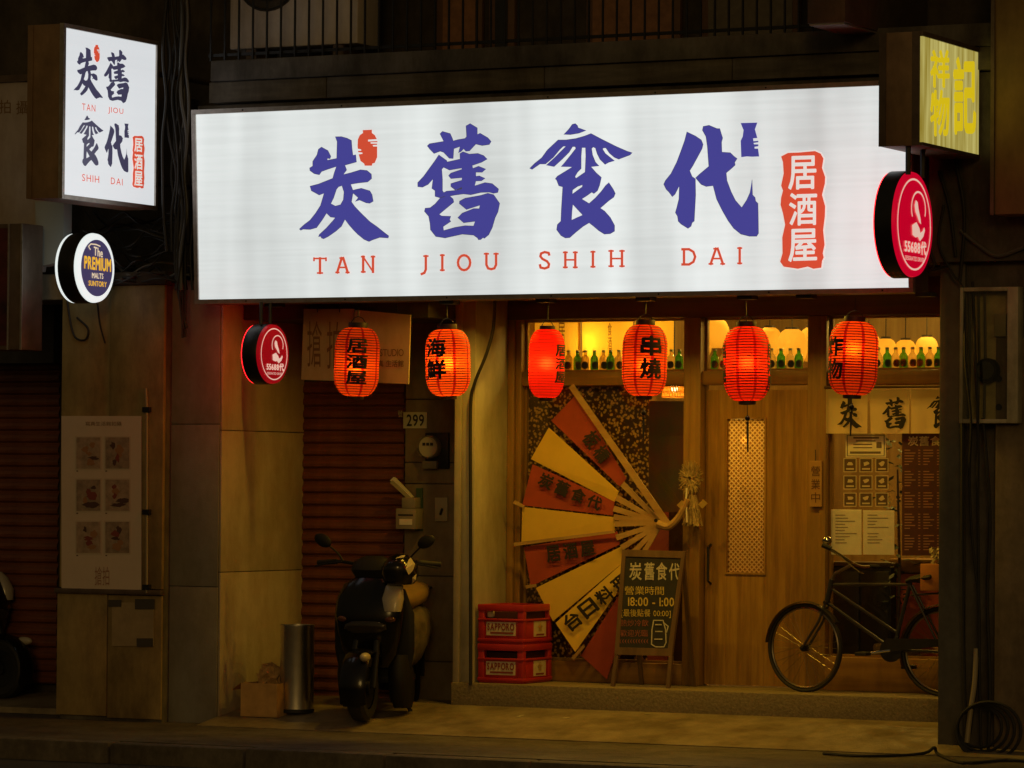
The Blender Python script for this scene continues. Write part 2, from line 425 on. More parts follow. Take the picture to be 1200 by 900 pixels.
# right pillar
x1100, x1130 = P(1100, 600, YP).x, P(1130, 600, YP).x
pr = bx('pillar', concrete_dark, bld, x1130, x1130 + 1.2, YP + 0.03, 0.3, 0, 3.3)
bx('steel_post', mat('post_paint', (0.13, 0.125, 0.11), 0.6, var=0.2, scale=12, dirt=0.3), pr, x1100, x1130 - .002, YP, YP + 0.12, 0, 3.3, 0.006)
x1165 = P(1166, 600, YP - .06).x
bx('render_face', mat('brown_render', (0.27, 0.205, 0.13), 0.85, var=0.25, scale=7, bump=0.4, dirt=0.5), pr, x1165, x1165 + 0.9, YP - .06, YP + .028, 0, 2.55, 0.006)
# arcade beam, soffit
bx('beam', concrete_dark, bld, P(232, 300, -1.25).x, x1130 + 1.2, -1.27, -0.95, 3.02, 4.18)
for k, (a, b_, q) in enumerate(((4.19, 4.33, 0.03), (4.335, 4.44, 0.0))):
    xs = [P(247 + 2 * k, 110, -1.3).x, P(385, 110, -1.3).x, P(640, 110, -1.3).x, P(860, 110, -1.3).x, x1130 + 1.2]
    for i in range(4):
        bx('fascia_board', mat('fascia_board', (0.15, 0.13, 0.10), 0.85, var=0.35, scale=8, stretch=(.3, 1, 2), bump=.3, dirt=.5), bld, xs[i] + .003, xs[i + 1] - .003, -1.30 - q, -1.0, a, b_, 0.005)
bx('soffit', wall_dark, bld, c0 - 3, x1130 + 1.2, -0.948, 0.16, 3.0, 3.1)
bx('lintel', wall_dark, bld, x258 + .02, XL0, -0.948, -0.10, 2.74, 2.998)
# second floor
bx('upper_wall', wall_dark, bld, c0 - 6, 6, -0.45, -0.2, 3.1, 8)
zs = P(400, 64, -1.35).z
bx('balcony_slab', concrete_dark, bld, P(243, 60, -1.4).x, x1130 + 1.0, -1.36, -0.45, zs - 0.14, zs, 0.008)
wfr = mat('upper_window_frame', (0.16, 0.085, 0.045), 0.6, var=.2, scale=10)
for (ua, ub, m_) in ((515, 568, 'w'), (576, 606, 'd'), (690, 800, 'w'), (825, 940, 'g')):
    xa, xb = P(ua, 20, -.46).x, P(ub, 20, -.46).x
    w = bx('window', wfr, bld, xa, xb, -0.50, -0.452, zs + .05, zs + 1.6, 0.006)
    bx('pane', mat('upper_pane_' + m_, {'w': (.30, .14, .06), 'd': (.02, .02, .02), 'g': (.16, .13, .09)}[m_], 0.3, var=.3, scale=14), w, xa + .05, xb - .05, -0.506, -0.502, zs + .1, zs + 1.55)
# shop side walls and interior shell
x600 = P(599, 600, 0).x
bx('return_wall', panel_grey, bld, x600 - 0.10, x600, -0.545, 0.0, 0.298, 3.0, 0.004)
x552 = P(551, 600, -0.56).x
bx('corner_column', mat('cream_column', (0.52, 0.46, 0.33), 0.6, var=.12, scale=6, dirt=.3), bld, XL0, x600 - 0.102, -0.56, 0.0, 0.06, 3.0, 0.006)
x475 = P(474, 600, -0.13).x
mwall = mat('meter_wall', (0.22, 0.175, 0.105), 0.75, var=.2, scale=6, dirt=.4, bump=.15)
mw = bx('meter_wall', concrete_dark, bld, x475, XL0 + .05, -0.115, 0.05, 0.06, 3.0)
vj = [372, 468, 542, 567, 675, 775, 822]
for i in range(len(vj) - 1):
    bx('wall_panel', mwall, mw, x475 + .002, XL0 + .04, -0.132, -0.116, P(500, vj[i + 1], -.13).z + .004, P(500, vj[i], -.13).z - .004, 0.003)
inw = wood('interior_wall', (0.42, 0.29, 0.11), (0.30, 0.18, 0.06))
inc = wood('interior_ceiling', (0.40, 0.26, 0.09), (0.24, 0.14, 0.045), axis='x', scale=10)
XI0, XI1, YI1 = x600 - 0.08, 4.2, 4.2
bx('interior_floor', dark_wood, bld, XI0, XI1, 0.13, YI1, 0.2, 0.296)
bx('interior_back_wall', inw, bld, XI0, XI1, YI1, YI1 + .1, 0.2, 3.4)
bx('interior_side_wall', inw, bld, XI0 - .1, XI0 - .002, 0.10, YI1, 0.2, 3.4)
bx('interior_side_wall', inw, bld, XI1 + .002, XI1 + .1, 0.10, YI1, 0.2, 3.4)
bx('interior_ceiling', inc, bld, XI0, XI1, 0.17, YI1 - .004, 3.32, 3.4)
for i in range(7):
    bx('ceiling_batten', inc, bld, XI0, XI1, 0.55 + i * .52, 0.63 + i * .52, 3.25, 3.318, 0.004)
# ------------- oak shopfront: posts, rails, sills
def zz(u, v, Y=0): return P(u, v, Y).z
FY0, FY1 = -0.055, 0.075
ZT = 2.795                                            # underside of the head beam
x803, x825 = P(804, 600, 0).x, P(825, 600, 0).x
x948, x972 = P(949, 600, 0).x, P(972, 600, 0).x
x613 = P(614, 600, 0).x
ztr0, ztr1 = zz(700, 436), zz(700, 376)
zr0 = zz(700, 452)
XE = 3.35
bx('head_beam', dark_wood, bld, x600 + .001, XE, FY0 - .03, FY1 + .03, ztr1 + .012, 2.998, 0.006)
ZF = 0.299
bx('post', oak, bld, x600 + .002, P(607, 600, 0).x, FY0 - .02, FY1, ZF, ztr1 + .01, 0.005)
bx('post', oak, bld, P(607, 600, 0).x + .002, x613, FY0, FY1, ZF, ztr1 + .01, 0.005)
bx('post', oak, bld, x803, P(812, 600, 0).x, FY0, FY1, ZF, ztr1 + .01, 0.005)
bx('post', oak, bld, P(812, 600, 0).x + .002, x825, FY0 - .015, FY1, ZF, ztr1 + .01, 0.005)
bx('post', oak, bld, x948, x972 - .05, FY0, FY1, ZF, ztr1 + .01, 0.005)
bx('post', oak, bld, x972 - .048, x972, FY0 - .012, FY1, ZF, ztr1 + .01, 0.005)
bx('post', oak, bld, XE - .1, XE, FY0, FY1, ZF, ztr1 + .01, 0.005)
for a, b_ in ((x613, x803), (x825, x948), (x972, XE - .1)):
    bx('transom_rail', oak_h, bld, a + .001, b_ - .001, FY0 + .006, FY1 + .10, zr0, ztr0, 0.005)
zb1 = zz(700, 775)
bx('bottom_rail', oak_h, bld, x613 + .001, x803 - .001, FY0 + .004, FY1, ZF, zb1, 0.005)
zb2 = zz(1040, 771)
bx('bottom_rail', oak_h, bld, x972 + .001, XE - .101, FY0 - .02, FY1 + .05, ZF, zb2, 0.005)
bx('wall_infill', inw, bld, XE + .002, 5.0, 0.0, 0.12, 0.2, 3.0)
# panes
for a, b_, z0, z1 in ((x613, x803, ztr0, ztr1), (x825, x948, ztr0, ztr1), (x972, XE - .1, ztr0, ztr1), (x613, x803, zb1, zr0), (x972, XE - .1, zb2, zr0)):
    w = MB()
    for q in ((a + .001, a + .018, z0, z1 + .009), (b_ - .018, b_ - .001, z0, z1 + .009), (a + .019, b_ - .019, z0, z0 + .016), (a + .019, b_ - .019, z1 - .006, z1 + .01)):
        w.box(q[0], q[1], 0.0, 0.03, q[2], q[3])
    wo = w.build('window', oak, bld)
    bx('pane', glass, wo, a + .02, b_ - .02, 0.012, 0.016, z0 + .017, z1 - .007)
# patterned film behind the fan window
def film(nt, N, L):
    tc = N('ShaderNodeTexCoord')
    vo = N('ShaderNodeTexVoronoi'); vo.inputs['Scale'].default_value = 44; L(tc.outputs['Object'], vo.inputs['Vector'])
    no = N('ShaderNodeTexNoise'); no.inputs['Scale'].default_value = 45; no.inputs['Detail'].default_value = 4; L(tc.outputs['Object'], no.inputs['Vector'])
    ad = N('ShaderNodeMath'); ad.operation = 'ADD'; L(vo.outputs['Distance'], ad.inputs[0]); L(no.outputs['Fac'], ad.inputs[1])
    cr = N('ShaderNodeValToRGB'); e = cr.color_ramp.elements
    e[0].position = 0.80; e[0].color = (0.70, 0.47, 0.15, 1); e[1].position = 1.12; e[1].color = (0.11, 0.06, 0.022, 1)
    q = e.new(0.95); q.color = (0.32, 0.185, 0.06, 1)
    L(ad.outputs[0], cr.inputs[0])
    d = N('ShaderNodeBsdfDiffuse'); t = N('ShaderNodeBsdfTranslucent'); L(cr.outputs[0], d.inputs[0]); L(cr.outputs[0], t.inputs[0])
    mx = N('ShaderNodeMixShader'); mx.inputs[0].default_value = 0.5; L(d.outputs[0], mx.inputs[1]); L(t.outputs[0], mx.inputs[2]); return mx.outputs[0]
bx('patterned_film', shader_mat('floral_film', film), bld, x613 + .02, P(760, 600, .03).x, 0.022, 0.026, zb1 + .018, zr0 - .006)
# door
dz0, dz1 = 0.31, zz(880, 457)
p0, p1, pz0, pz1 = P(853, 600, .03).x, P(897, 600, .03).x, zz(875, 671, .03), zz(875, 491, .03)
dr = MB()
xs = [x825 + .004, p0, p1, x948 - .004]
def dbox(a, b_, z0, z1): dr.box(a, b_, 0.015, 0.06, z0, z1)
dbox(xs[0], p0 - .001, dz0, dz1); dbox(p1 + .001, xs[3], dz0, dz1); dbox(p0, p1, dz0, pz0); dbox(p0, p1, pz1, dz1)
dro = dr.build('door', oak_door, bld)
for (a, b_, z0, z1) in ((p0 - .012, p0, pz0 - .012, pz1 + .012), (p1, p1 + .012, pz0 - .012, pz1 + .012), (p0, p1, pz0 - .012, pz0), (p0, p1, pz1, pz1 + .012)):
    bx('bead', oak_door, dro, a, b_, 0.006, 0.0149, z0, z1)
def lattice(nt, N, L):
    tc = N('ShaderNodeTexCoord'); mp = N('ShaderNodeMapping'); mp.inputs['Rotation'].default_value = (0, R(45), 0); mp.inputs['Scale'].default_value = (42, 42, 42)
    L(tc.outputs['Object'], mp.inputs[0])
    sp = N('ShaderNodeSeparateXYZ'); L(mp.outputs[0], sp.inputs[0])
    def m2(op, a, b=0.0):
        x = N('ShaderNodeMath'); x.operation = op
        for i, q in enumerate((a, b)):
            if isinstance(q, (int, float)): x.inputs[i].default_value = q
            else: L(q, x.inputs[i])
        return x.outputs[0]
    fx = m2('ABSOLUTE', m2('SUBTRACT', m2('FRACT', sp.outputs[0]), 0.5)); fzz = m2('ABSOLUTE', m2('SUBTRACT', m2('FRACT', sp.outputs[2]), 0.5))
    mxm = m2('MAXIMUM', fx, fzz)
    cr = N('ShaderNodeValToRGB'); cr.color_ramp.elements[0].position = .22; cr.color_ramp.elements[1].position = .42
    cr.color_ramp.elements[0].color = (0.40, 0.26, 0.09, 1); cr.color_ramp.elements[1].color = (0.95, 0.82, 0.50, 1); L(mxm, cr.inputs[0])
    b = N('ShaderNodeBump'); b.inputs['Strength'].default_value = .6; b.inputs['Distance'].default_value = .01; L(mxm, b.inputs['Height'])
    t = N('ShaderNodeBsdfTranslucent'); L(cr.outputs[0], t.inputs[0]); L(b.outputs[0], t.inputs['Normal'])
    g = N('ShaderNodeBsdfGlossy'); g.inputs['Roughness'].default_value = .25; L(b.outputs[0], g.inputs['Normal'])
    tr = N('ShaderNodeBsdfTransparent'); L(cr.outputs[0], tr.inputs[0])
    a = N('ShaderNodeMixShader'); a.inputs[0].default_value = .35; L(t.outputs[0], a.inputs[1]); L(tr.outputs[0], a.inputs[2])
    mx = N('ShaderNodeMixShader'); mx.inputs[0].default_value = .08; L(a.outputs[0], mx.inputs[1]); L(g.outputs[0], mx.inputs[2]); return mx.outputs[0]
bx('pane', shader_mat('lattice_glass', lattice), dro, p0 + .001, p1 - .001, 0.03, 0.036, pz0 + .001, pz1 - .001)
hx = P(832, 640, 0).x
MB().tube([(hx, -0.005 + .02, .98), (hx, -.03, 1.0), (hx, -.03, 1.22), (hx, .015, 1.24)], 0.009, 8).build('handle', black_metal, dro, True)

# ------------- roller shutters, each slat its own piece
def roller(u0, u1, v0, v1, Y, label_len=0):
    xa, xb = P(u0, 600, Y).x, P(u1, 600, Y).x
    um = (u0 + u1) / 2
    za, zb_ = P(um, v1, Y).z, P(um, v0, Y).z
    back = bx('roller_shutter', wall_dark, bld, xa, xb, Y + .02, Y + .05, za, zb_)
    pitch_ = 0.0865; z = za + .002; me = None; k = 0
    prof = [(0.0, 0.0), (-.016, .012), (-.019, .030), (-.014, .050), (-.003, .066), (0.002, .072), (.0, .084)]
    while z < zb_ - .02:
        if me is None:
            b = MB(); n = len(prof)
            b.add([(x_, y_, z_) for x_ in (0, xb - xa) for y_, z_ in prof], [(i, i + 1, n + i + 1, n + i) for i in range(n - 1)])
            o = b.build('slat', shutter, back, False); me = o.data
        else:
            o = bpy.data.objects.new('slat', me); COL.objects.link(o); o.parent = back
        o.location = (xa, Y + random.uniform(-.002, .002), z); z += pitch_
    return back
roller(353, 474, 452, 826, -0.10)
roller(-40, 69, 428, 800, -0.35)
# left neighbour's lintel etc.
bx('rear_wall', wall_dark, bld, c0 - 8, x190 + .1, -0.29, -0.205, 0, 3.098)
bx('rear_wall', wall_dark, bld, x190 + .1, x475, -0.04, 0.04, 0.0, 2.998)
bx('shutter_housing', mat('housing', (0.13, 0.105, 0.075), 0.7, var=.2, scale=5, dirt=.4), bld, P(-60, 400, -.4).x, P(72, 400, -.4).x, -0.5, -0.2, P(40, 426, -.4).z, P(40, 352, -.4).z)
bx('beam', concrete_warm, bld, P(-60, 400, -1.2).x, c0 - .012, -1.22, -0.6, P(40, 352, -1.2).z, P(40, 322, -1.2).z, 0.008)

# ================================================================== THE BIG LIGHTBOX SIGN
SY, SZ0, SZ1, TILT = -1.55, 2.82, 4.115, 0.055
SN = Vector((0, 1, TILT)).normalized()
def sgn(u, v, lift=0.006):
    return PL(u, v, Vector((0, SY - lift, SZ0)), SN)
sxa, sxb = sgn(228, 240).x - .01, sgn(1069, 240).x
sign = thing('shop_sign', 'long white lightbox sign with four blue brush characters above the shopfront', 'sign', ((sxa + sxb) / 2, SY + .15, SZ0))
def tb(x0, x1, y0, y1, z0, z1):      # box in the tilted frame of the sign
    return MB().box(x0, x1, y0, y1, z0, z1).xf(lambda p: (p.x, SY + p.y - TILT * (p.z - SZ0), p.z))
fw = 0.030
def sgn_box(name, m, *a): return tb(*a).build(name, m, sign)
sgn_box('casing', alu_dark, sxa + .004, sxb - .004, 0.03, 0.26, SZ0 + .004, SZ1 - .004)
sgn_box('frame', alu, sxa, sxb, -.012, 0.029, SZ0, SZ0 + fw); sgn_box('frame', alu, sxa, sxb, -.012, 0.029, SZ1 - fw, SZ1)
sgn_box('frame', alu, sxa, sxa + fw, -.0121, 0.029, SZ0 + fw + .001, SZ1 - fw - .001); sgn_box('frame', alu, sxb - fw, sxb, -.0121, 0.029, SZ0 + fw + .001, SZ1 - fw - .001)
for k in range(7):
    xx = sxa + .4 + k * (sxb - sxa - .6) / 6
    for zq in (SZ0 + .015, SZ1 - .015):
        tb(xx - .005, xx + .005, -.0145, -.012, zq - .005, zq + .005).build('rivet', black_metal, sign)
face = lightbox('sign_acrylic', (0.945, 1.0, 0.985), 0.74, 2.6, 0.55)
sgn_box('face', face, sxa + fw + .001, sxb - fw - .001, 0.0, 0.02, SZ0 + fw + .001, SZ1 - fw - .001)
BLUE = lit('blue_vinyl', (0.058, 0.055, 0.29), 0.95); RED = lit('red_vinyl', (0.62, 0.075, 0.035), 0.95); WHT = lit('white_vinyl', (0.92, 0.93, 0.88), 0.72)
EDGE = lit('dark_vinyl', (0.055, 0.05, 0.075), 1.0)
G = {}
G['tan'] = ((340, 145), [[(318,92),(360,92),(400,103),(430,118),(433,165),(440,222),(460,218),(466,268),(385,290),(396,325),(375,358),(430,345),(495,325),(540,330),(570,355),(572,385),(545,408),(480,415),(425,425),(440,468),(460,464),(500,455),(560,473),(575,500),(583,545),(560,558),(535,555),(488,535),(458,547),(480,520),(450,492),(440,490),(430,550),(455,585),(500,632),(560,690),(610,725),(660,765),(693,790),(690,802),(630,798),(580,815),(555,827),(520,812),(475,775),(450,750),(415,710),(385,672),(360,720),(320,755),(270,790),(235,808),(222,803),(214,790),(200,794),(206,780),(255,735),(300,685),(318,660),(285,655),(255,628),(225,675),(185,730),(140,742),(90,740),(75,748),(65,742),(100,710),(140,680),(180,630),(215,575),(240,490),(205,500),(150,470),(140,440),(200,425),(300,385),(310,350),(325,300),(260,320),(220,335),(205,358),(170,350),(140,328),(138,312),(160,298),(160,265),(190,220),(200,180),(220,165),(265,190),(285,230),(280,245),(262,242),(262,258),(328,245),(330,200),(332,125)],
    [(365,435),(380,480),(375,535),(355,570),(318,580),(285,562),(305,520),(325,460),(340,442)]])
G['emblem'] = ((340, 145), [[(510,45),(575,42),(575,65),(595,80),(610,108),(548,112),(548,125),(612,122),(615,130),(565,130),(568,140),(612,140),(612,148),(580,150),(585,160),(612,160),(612,235),(595,275),(578,280),(575,295),(525,295),(520,280),(495,262),(482,215),(508,212),(508,203),(478,200),(478,190),(500,190),(498,180),(476,176),(474,158),(476,110),(490,80),(512,65)]])
G['jiu_a'] = ((470, 140), [[(185,185),(200,172),(300,155),(275,100),(290,85),(345,100),(360,135),(367,152),(400,143),(450,135),(462,120),(458,45),(485,30),(535,60),(535,105),(555,98),(610,130),(632,155),(620,175),(570,182),(525,172),(480,220),(455,222),(440,205),(420,225),(405,235),(415,190),(370,205),(365,275),(340,272),(300,230),(275,222),(232,238),(205,210)]])
G['jiu_b'] = ((470, 140), [[(265,250),(320,290),(325,300),(415,280),(415,240),(435,228),(480,245),(540,240),(580,255),(605,278),(565,300),(500,322),(505,345),(545,330),(595,350),(570,370),(525,370),(525,400),(550,398),(590,415),(565,430),(525,432),(518,468),(590,445),(640,452),(685,490),(680,512),(650,518),(620,510),(560,512),(490,528),(440,522),(380,530),(330,540),(300,540),(275,550),(240,540),(240,500),(218,485),(225,420),(190,455),(150,475),(118,472),(118,445),(160,400),(200,345),(240,290)],
    [(300,335),(340,355),(425,340),(428,352),(350,378),(335,395),(350,415),(428,408),(428,428),(350,452),(350,470),(385,495),(428,475),(428,490),(380,500),(320,505),(300,515),(290,500),(290,420),(285,350)]])
G['jiu_c'] = ((470, 140), [[(275,554),(335,533),(365,560),(370,580),(340,605),(268,665),(285,680),(350,682),(340,705),(350,715),(295,752),(300,782),(380,760),(450,748),(510,750),(520,715),(440,725),(400,690),(430,660),(510,628),(550,628),(555,602),(520,612),(460,632),(410,590),(412,575),(450,555),(560,535),(610,520),(650,530),(692,590),(680,650),(660,690),(640,760),(615,810),(585,835),(575,830),(560,843),(545,845),(538,832),(510,812),(430,805),(340,825),(310,832),(245,822),(208,775),(205,730),(195,680),(165,645),(170,625),(205,622),(240,595)]])
G['shi_a'] = ((605, 140), [[(335,105),(370,70),(395,35),(415,30),(430,45),(435,60),(490,78),(440,95),(380,105)]])
G['shi_b'] = ((605, 140), [[(295,145),(350,145),(420,135),(480,118),(525,100),(600,140),(700,190),(780,225),(815,235),(800,248),(720,278),(690,265),(655,235),(632,200),(615,198),(605,208),(625,240),(690,292),(650,300),(625,315),(590,280),(570,240),(558,200),(540,192),(528,205),(535,250),(555,300),(582,325),(525,332),(560,375),(597,408),(585,460),(570,500),(545,520),(530,510),(495,535),(460,560),(512,592),(560,550),(600,505),(630,465),(650,445),(680,490),(695,520),(685,545),(650,570),(590,622),(620,645),(660,690),(690,745),(690,785),(660,802),(620,805),(580,780),(545,750),(512,725),(470,750),(420,790),(375,830),(345,832),(315,815),(285,775),(290,740),(315,715),(318,640),(328,475),(300,465),(285,425),(275,418),(290,400),(395,335),(315,330),(345,300),(385,250),(420,205),(415,190),(395,190),(370,230),(320,280),(265,330),(212,322),(270,270),(320,220),(350,190),(330,187),(305,210),(260,265),(205,312),(165,312),(110,350),(95,345),(130,310),(180,270),(220,215)],
    [(460,198),(488,198),(490,260),(485,370),(450,395),(420,415),(412,400),(430,370),(455,345),(455,260)],
    [(395,495),(430,470),(465,458),(465,475),(430,500),(395,525)], [(397,597),(430,630),(468,672),(430,690),(388,708),(390,650)]])
G['dai_a'] = ((765, 135), [[(240,118),(300,148),(340,175),(352,205),(345,235),(310,300),(280,355),(258,390),(275,432),(298,448),(300,560),(290,745),(275,755),(268,780),(248,795),(200,765),(180,745),(175,710),(160,685),(170,650),(185,590),(188,500),(175,515),(155,555),(138,572),(115,540),(95,520),(78,485),(90,460),(130,410),(170,330),(200,250),(225,180)]])
G['dai_b'] = ((765, 135), [[(355,80),(395,72),(450,95),(470,95),(480,130),(490,160),(482,190),(485,260),(545,265),(570,290),(592,305),(575,330),(578,350),(545,380),(515,405),(520,460),(550,540),(580,600),(625,650),(660,600),(685,545),(697,450),(700,560),(718,580),(722,605),(738,620),(740,700),(742,830),(730,850),(680,850),(620,835),(570,795),(530,740),(490,670),(450,590),(425,495),(375,500),(340,485),(302,440),(330,415),(395,360),(385,220),(375,150),(350,105)]])
G['bottle'] = ((765, 135), [[(618,55),(735,52),(718,100),(735,160),(705,163),(708,183),(742,180),(742,190),(708,195),(712,205),(742,205),(742,218),(715,222),(716,235),(740,235),(748,290),(700,292),(660,290),(622,295),(618,180),(632,150),(638,105)]])
G['seal'] = ((880, 170), [[(212,80),(260,55),(340,52),(450,42),(490,60),(510,95),(500,160),(522,225),(520,270),(500,350),(522,430),(520,500),(508,600),(518,700),(505,760),(512,790),(500,815),(495,862),(440,870),(400,855),(330,870),(230,855),(205,820),(222,760),(220,650),(240,560),(225,480),(208,420),(212,370),(225,320),(212,285),(230,200),(225,120)]])
SEALTXT = (('居', 262, 75, 460, 312), ('酒', 268, 335, 465, 565), ('屋', 262, 588, 465, 820))
def pts(key):
    (ox, oy), loops = G[key]; return [[(ox + x / 6, oy + y / 6) for x, y in l] for l in loops]
def grow(loop, d):
    """push an outline outwards by d picture pixels"""
    n = len(loop); ar = sum(loop[i][0] * loop[(i + 1) % n][1] - loop[(i + 1) % n][0] * loop[i][1] for i in range(n))
    s = 1 if ar > 0 else -1; out = []
    for i in range(n):
        (ax, ay), (bx_, by_), (cx_, cy_) = loop[i - 1], loop[i], loop[(i + 1) % n]
        tx, ty = cx_ - ax, cy_ - ay; l = math.hypot(tx, ty) or 1
        out.append((bx_ + s * ty / l * d, by_ - s * tx / l * d))
    return out
CH = (('tan', ['tan']), ('jiu', ['jiu_a', 'jiu_b', 'jiu_c']), ('shi', ['shi_a', 'shi_b']), ('dai', ['dai_a', 'dai_b']))
def draw_char(keys, f, fe, m, parent):
    mb = MB(); me_ = MB()
    for k in keys:
        lp = pts(k); poly(mb, lp, f); poly(me_, [grow(lp[0], 0.5)] + [grow(h, -0.45) for h in lp[1:]], fe)
    o = mb.build('character', m, parent); me_.build('outline', EDGE, o); return o
for nm, keys in CH: draw_char(keys, lambda u, v: sgn(u, v, .008), lambda u, v: sgn(u, v, .004), BLUE, sign)
poly(MB(), pts('emblem'), lambda u, v: sgn(u, v, .006)).build('lantern_emblem', RED, sign)
o = poly(MB(), pts('bottle'), lambda u, v: sgn(u, v, .006)).build('bottle_emblem', BLUE, sign)
so = poly(MB(), pts('seal'), lambda u, v: sgn(u, v, .006)).build('seal', RED, sign)
poly(MB(), [grow(pts('seal')[0], 1.6)], lambda u, v: sgn(u, v, .003)).build('seal_border', WHT, so)
for ch, a, b_, c, d in SEALTXT:
    text_on(MB(), ch, pq(880 + a / 6, 170 + b_ / 6, 880 + c / 6, 170 + d / 6, lambda u, v: sgn(u, v, .009), -.03), 1).build('character', WHT, so)
SLAB = {'T': [[(0, .05), (1, .05)], [(.5, 0), (.5, 1)], [(.28, .96), (.72, .96)], [(.02, 0), (.02, .2)], [(.98, 0), (.98, .2)]],
        'A': [[(.46, 0), (.1, 1)], [(.54, 0), (.9, 1)], [(.22, .64), (.78, .64)], [(0, .96), (.26, .96)], [(.74, .96), (1, .96)], [(.3, .04), (.55, .04)]],
        'N': [[(.14, 0), (.14, 1)], [(.86, 0), (.86, 1)], [(.12, .03), (.88, .97)], [(0, .04), (.25, .04)], [(.72, .04), (1, .04)], [(0, .96), (.3, .96)]],
        'J': [[(.68, 0), (.68, .82), (.5, 1.02), (.1, 1.1)], [(.4, .04), (.98, .04)]],
        'I': [[(.5, 0), (.5, 1)], [(.1, .04), (.9, .04)], [(.1, .96), (.9, .96)]],
        'O': [[(.5 + .42 * math.sin(k * math.pi / 8), .5 - .46 * math.cos(k * math.pi / 8)) for k in range(17)]],
        'U': [[(.16, 0), (.16, .7), (.28, .92), (.5, .97), (.72, .92), (.84, .7), (.84, 0)], [(0, .04), (.32, .04)], [(.68, .04), (1, .04)]],
        'S': [[(.9, .2), (.85, .07), (.5, .02), (.18, .1), (.12, .27), (.3, .42), (.7, .56), (.88, .72), (.82, .9), (.5, .98), (.14, .93), (.08, .76)]],
        'H': [[(.15, 0), (.15, 1)], [(.85, 0), (.85, 1)], [(.15, .5), (.85, .5)], [(0, .04), (.3, .04)], [(.7, .04), (1, .04)], [(0, .96), (.3, .96)], [(.7, .96), (1, .96)]],
        'D': [[(.15, 0), (.15, 1)], [(0, .04), (.5, .04), (.8, .2), (.92, .5), (.8, .8), (.5, .96), (0, .96)]]}
LET = [('T', 443, 666, 487, 722, 220), ('A', 520, 665, 568, 720, 220), ('N', 610, 660, 658, 718, 220), ('J', 38, 658, 66, 718, 480), ('I', 106, 655, 124, 712, 480),
       ('O', 166, 655, 217, 712, 480), ('U', 262, 650, 312, 708, 480), ('S', 455, 645, 495, 705, 480), ('H', 540, 645, 590, 702, 480), ('I', 635, 643, 654, 700, 480),
       ('H', 700, 640, 755, 698, 480), ('D', 117, 634, 168, 692, 760), ('A', 212, 632, 268, 690, 760), ('I', 311, 630, 330, 688, 760)]
for ch, a, b_, c, d, ox in LET:
    u0, v0, u1, v1 = ox + a / 3, 80 + b_ / 3, ox + c / 3, 80 + d / 3
    ln = [[(u0 + x * (u1 - u0), v0 + y * (v1 - v0)) for x, y in l] for l in SLAB[ch]]
    wds = [2.9 if abs(l[0][0] - l[-1][0]) < 9 and abs(l[0][1] - l[-1][1]) > 6 or len(l) > 3 else 2.0 for l in SLAB[ch] and ln]
    strokes(MB(), ln, wds, lambda u, v, k: sgn(u, v, .005 + .0002 * (k % 30))).build('letter', RED, sign)
# hangers below the sign
for u in (322, 527, 640, 757, 876, 945, 1085):
    q = P(u, 356, -1.45)
    bx('hanger_clip', black_metal, sign, q.x - .05, q.x + .05, -1.50, -1.40, SZ0 - .022, SZ0 + .003)

# ================================================================== PROJECTING SIGN, LEFT
XV = P(185, 150, -1.45).x
def vs(u, v, lift=.006): return PX(u, v, XV + lift)
yb = vs(185, 150).y; yf = vs(73, 130).y
zt = (vs(73, 27).z + vs(185, 48).z) / 2; zb = (vs(72, 236).z + vs(184, 243).z) / 2
vt = thing('projecting_sign', 'tall white lightbox projecting over the pavement with four dark brush characters', 'sign', (XV - .12, (yf + yb) / 2, zb))
xw = XV - (XV - P(33, 130, yf).x)
casem = mat('sign_casing', (0.30, 0.19, 0.105), 0.55, var=.2, scale=8, dirt=.35)
bx('casing', casem, vt, xw, XV - .02, yf + .004, yb - .004, zb + .004, zt - .004)
f2 = .028
for a in ((yf, yf + f2, zb, zt), (yb - f2, yb, zb, zt), (yf + f2 + .001, yb - f2 - .001, zb, zb + f2), (yf + f2 + .001, yb - f2 - .001, zt - f2, zt)):
    bx('frame', alu, vt, XV - .02, XV + .012, *a)
bx('corner_trim', casem, vt, xw - .006, xw + .035, yf - .004, yf + .03, zb + .005, zt - .005)
bx('face', lightbox('sign_acrylic_cool', (0.93, 0.97, 1.0), 0.74, 1.4, 0.14, axis=1), vt, XV - .019, XV, yf + f2 + .001, yb - f2 - .001, zb + f2 + .001, zt - f2 - .001)
VINK = lit('indigo_vinyl', (0.045, 0.042, 0.085), 1.0)
def vmap(keys, box, m, nm='character', lift=.005):
    al = [p for k in keys for l in pts(k) for p in l]
    a0, a1 = min(p[0] for p in al), max(p[0] for p in al); b0, b1 = min(p[1] for p in al), max(p[1] for p in al)
    u0, v0, u1, v1 = [q / 4 for q in box]; c = (u0 + u1) / 2
    sl = .159 - .07 * ((v0 + v1) / 2 - 30) / 205
    h = (v1 - v0) - sl * (u1 - u0)
    def f(x, y):
        u = u0 + (x - a0) / (a1 - a0) * (u1 - u0); v = v0 + sl * (u1 - u0) / 2 + (y - b0) / (b1 - b0) * h
        return vs(u, v + sl * (u - c), lift)
    mb = MB()
    for k in keys: poly(mb, pts(k), f)
    return mb.build(nm, m, vt)
vmap(['tan'], (345, 215, 482, 468), VINK); vmap(['jiu_a', 'jiu_b', 'jiu_c'], (488, 222, 606, 488), VINK)
vmap(['shi_a', 'shi_b'], (350, 535, 485, 788), VINK); vmap(['dai_a', 'dai_b'], (490, 572, 602, 808), VINK)
vmap(['emblem'], (440, 208, 468, 292), RED, 'lantern_emblem'); vmap(['bottle'], (583, 578, 605, 648), VINK, 'bottle_emblem')
vmap(['seal'], (620, 632, 678, 885), RED, 'seal')
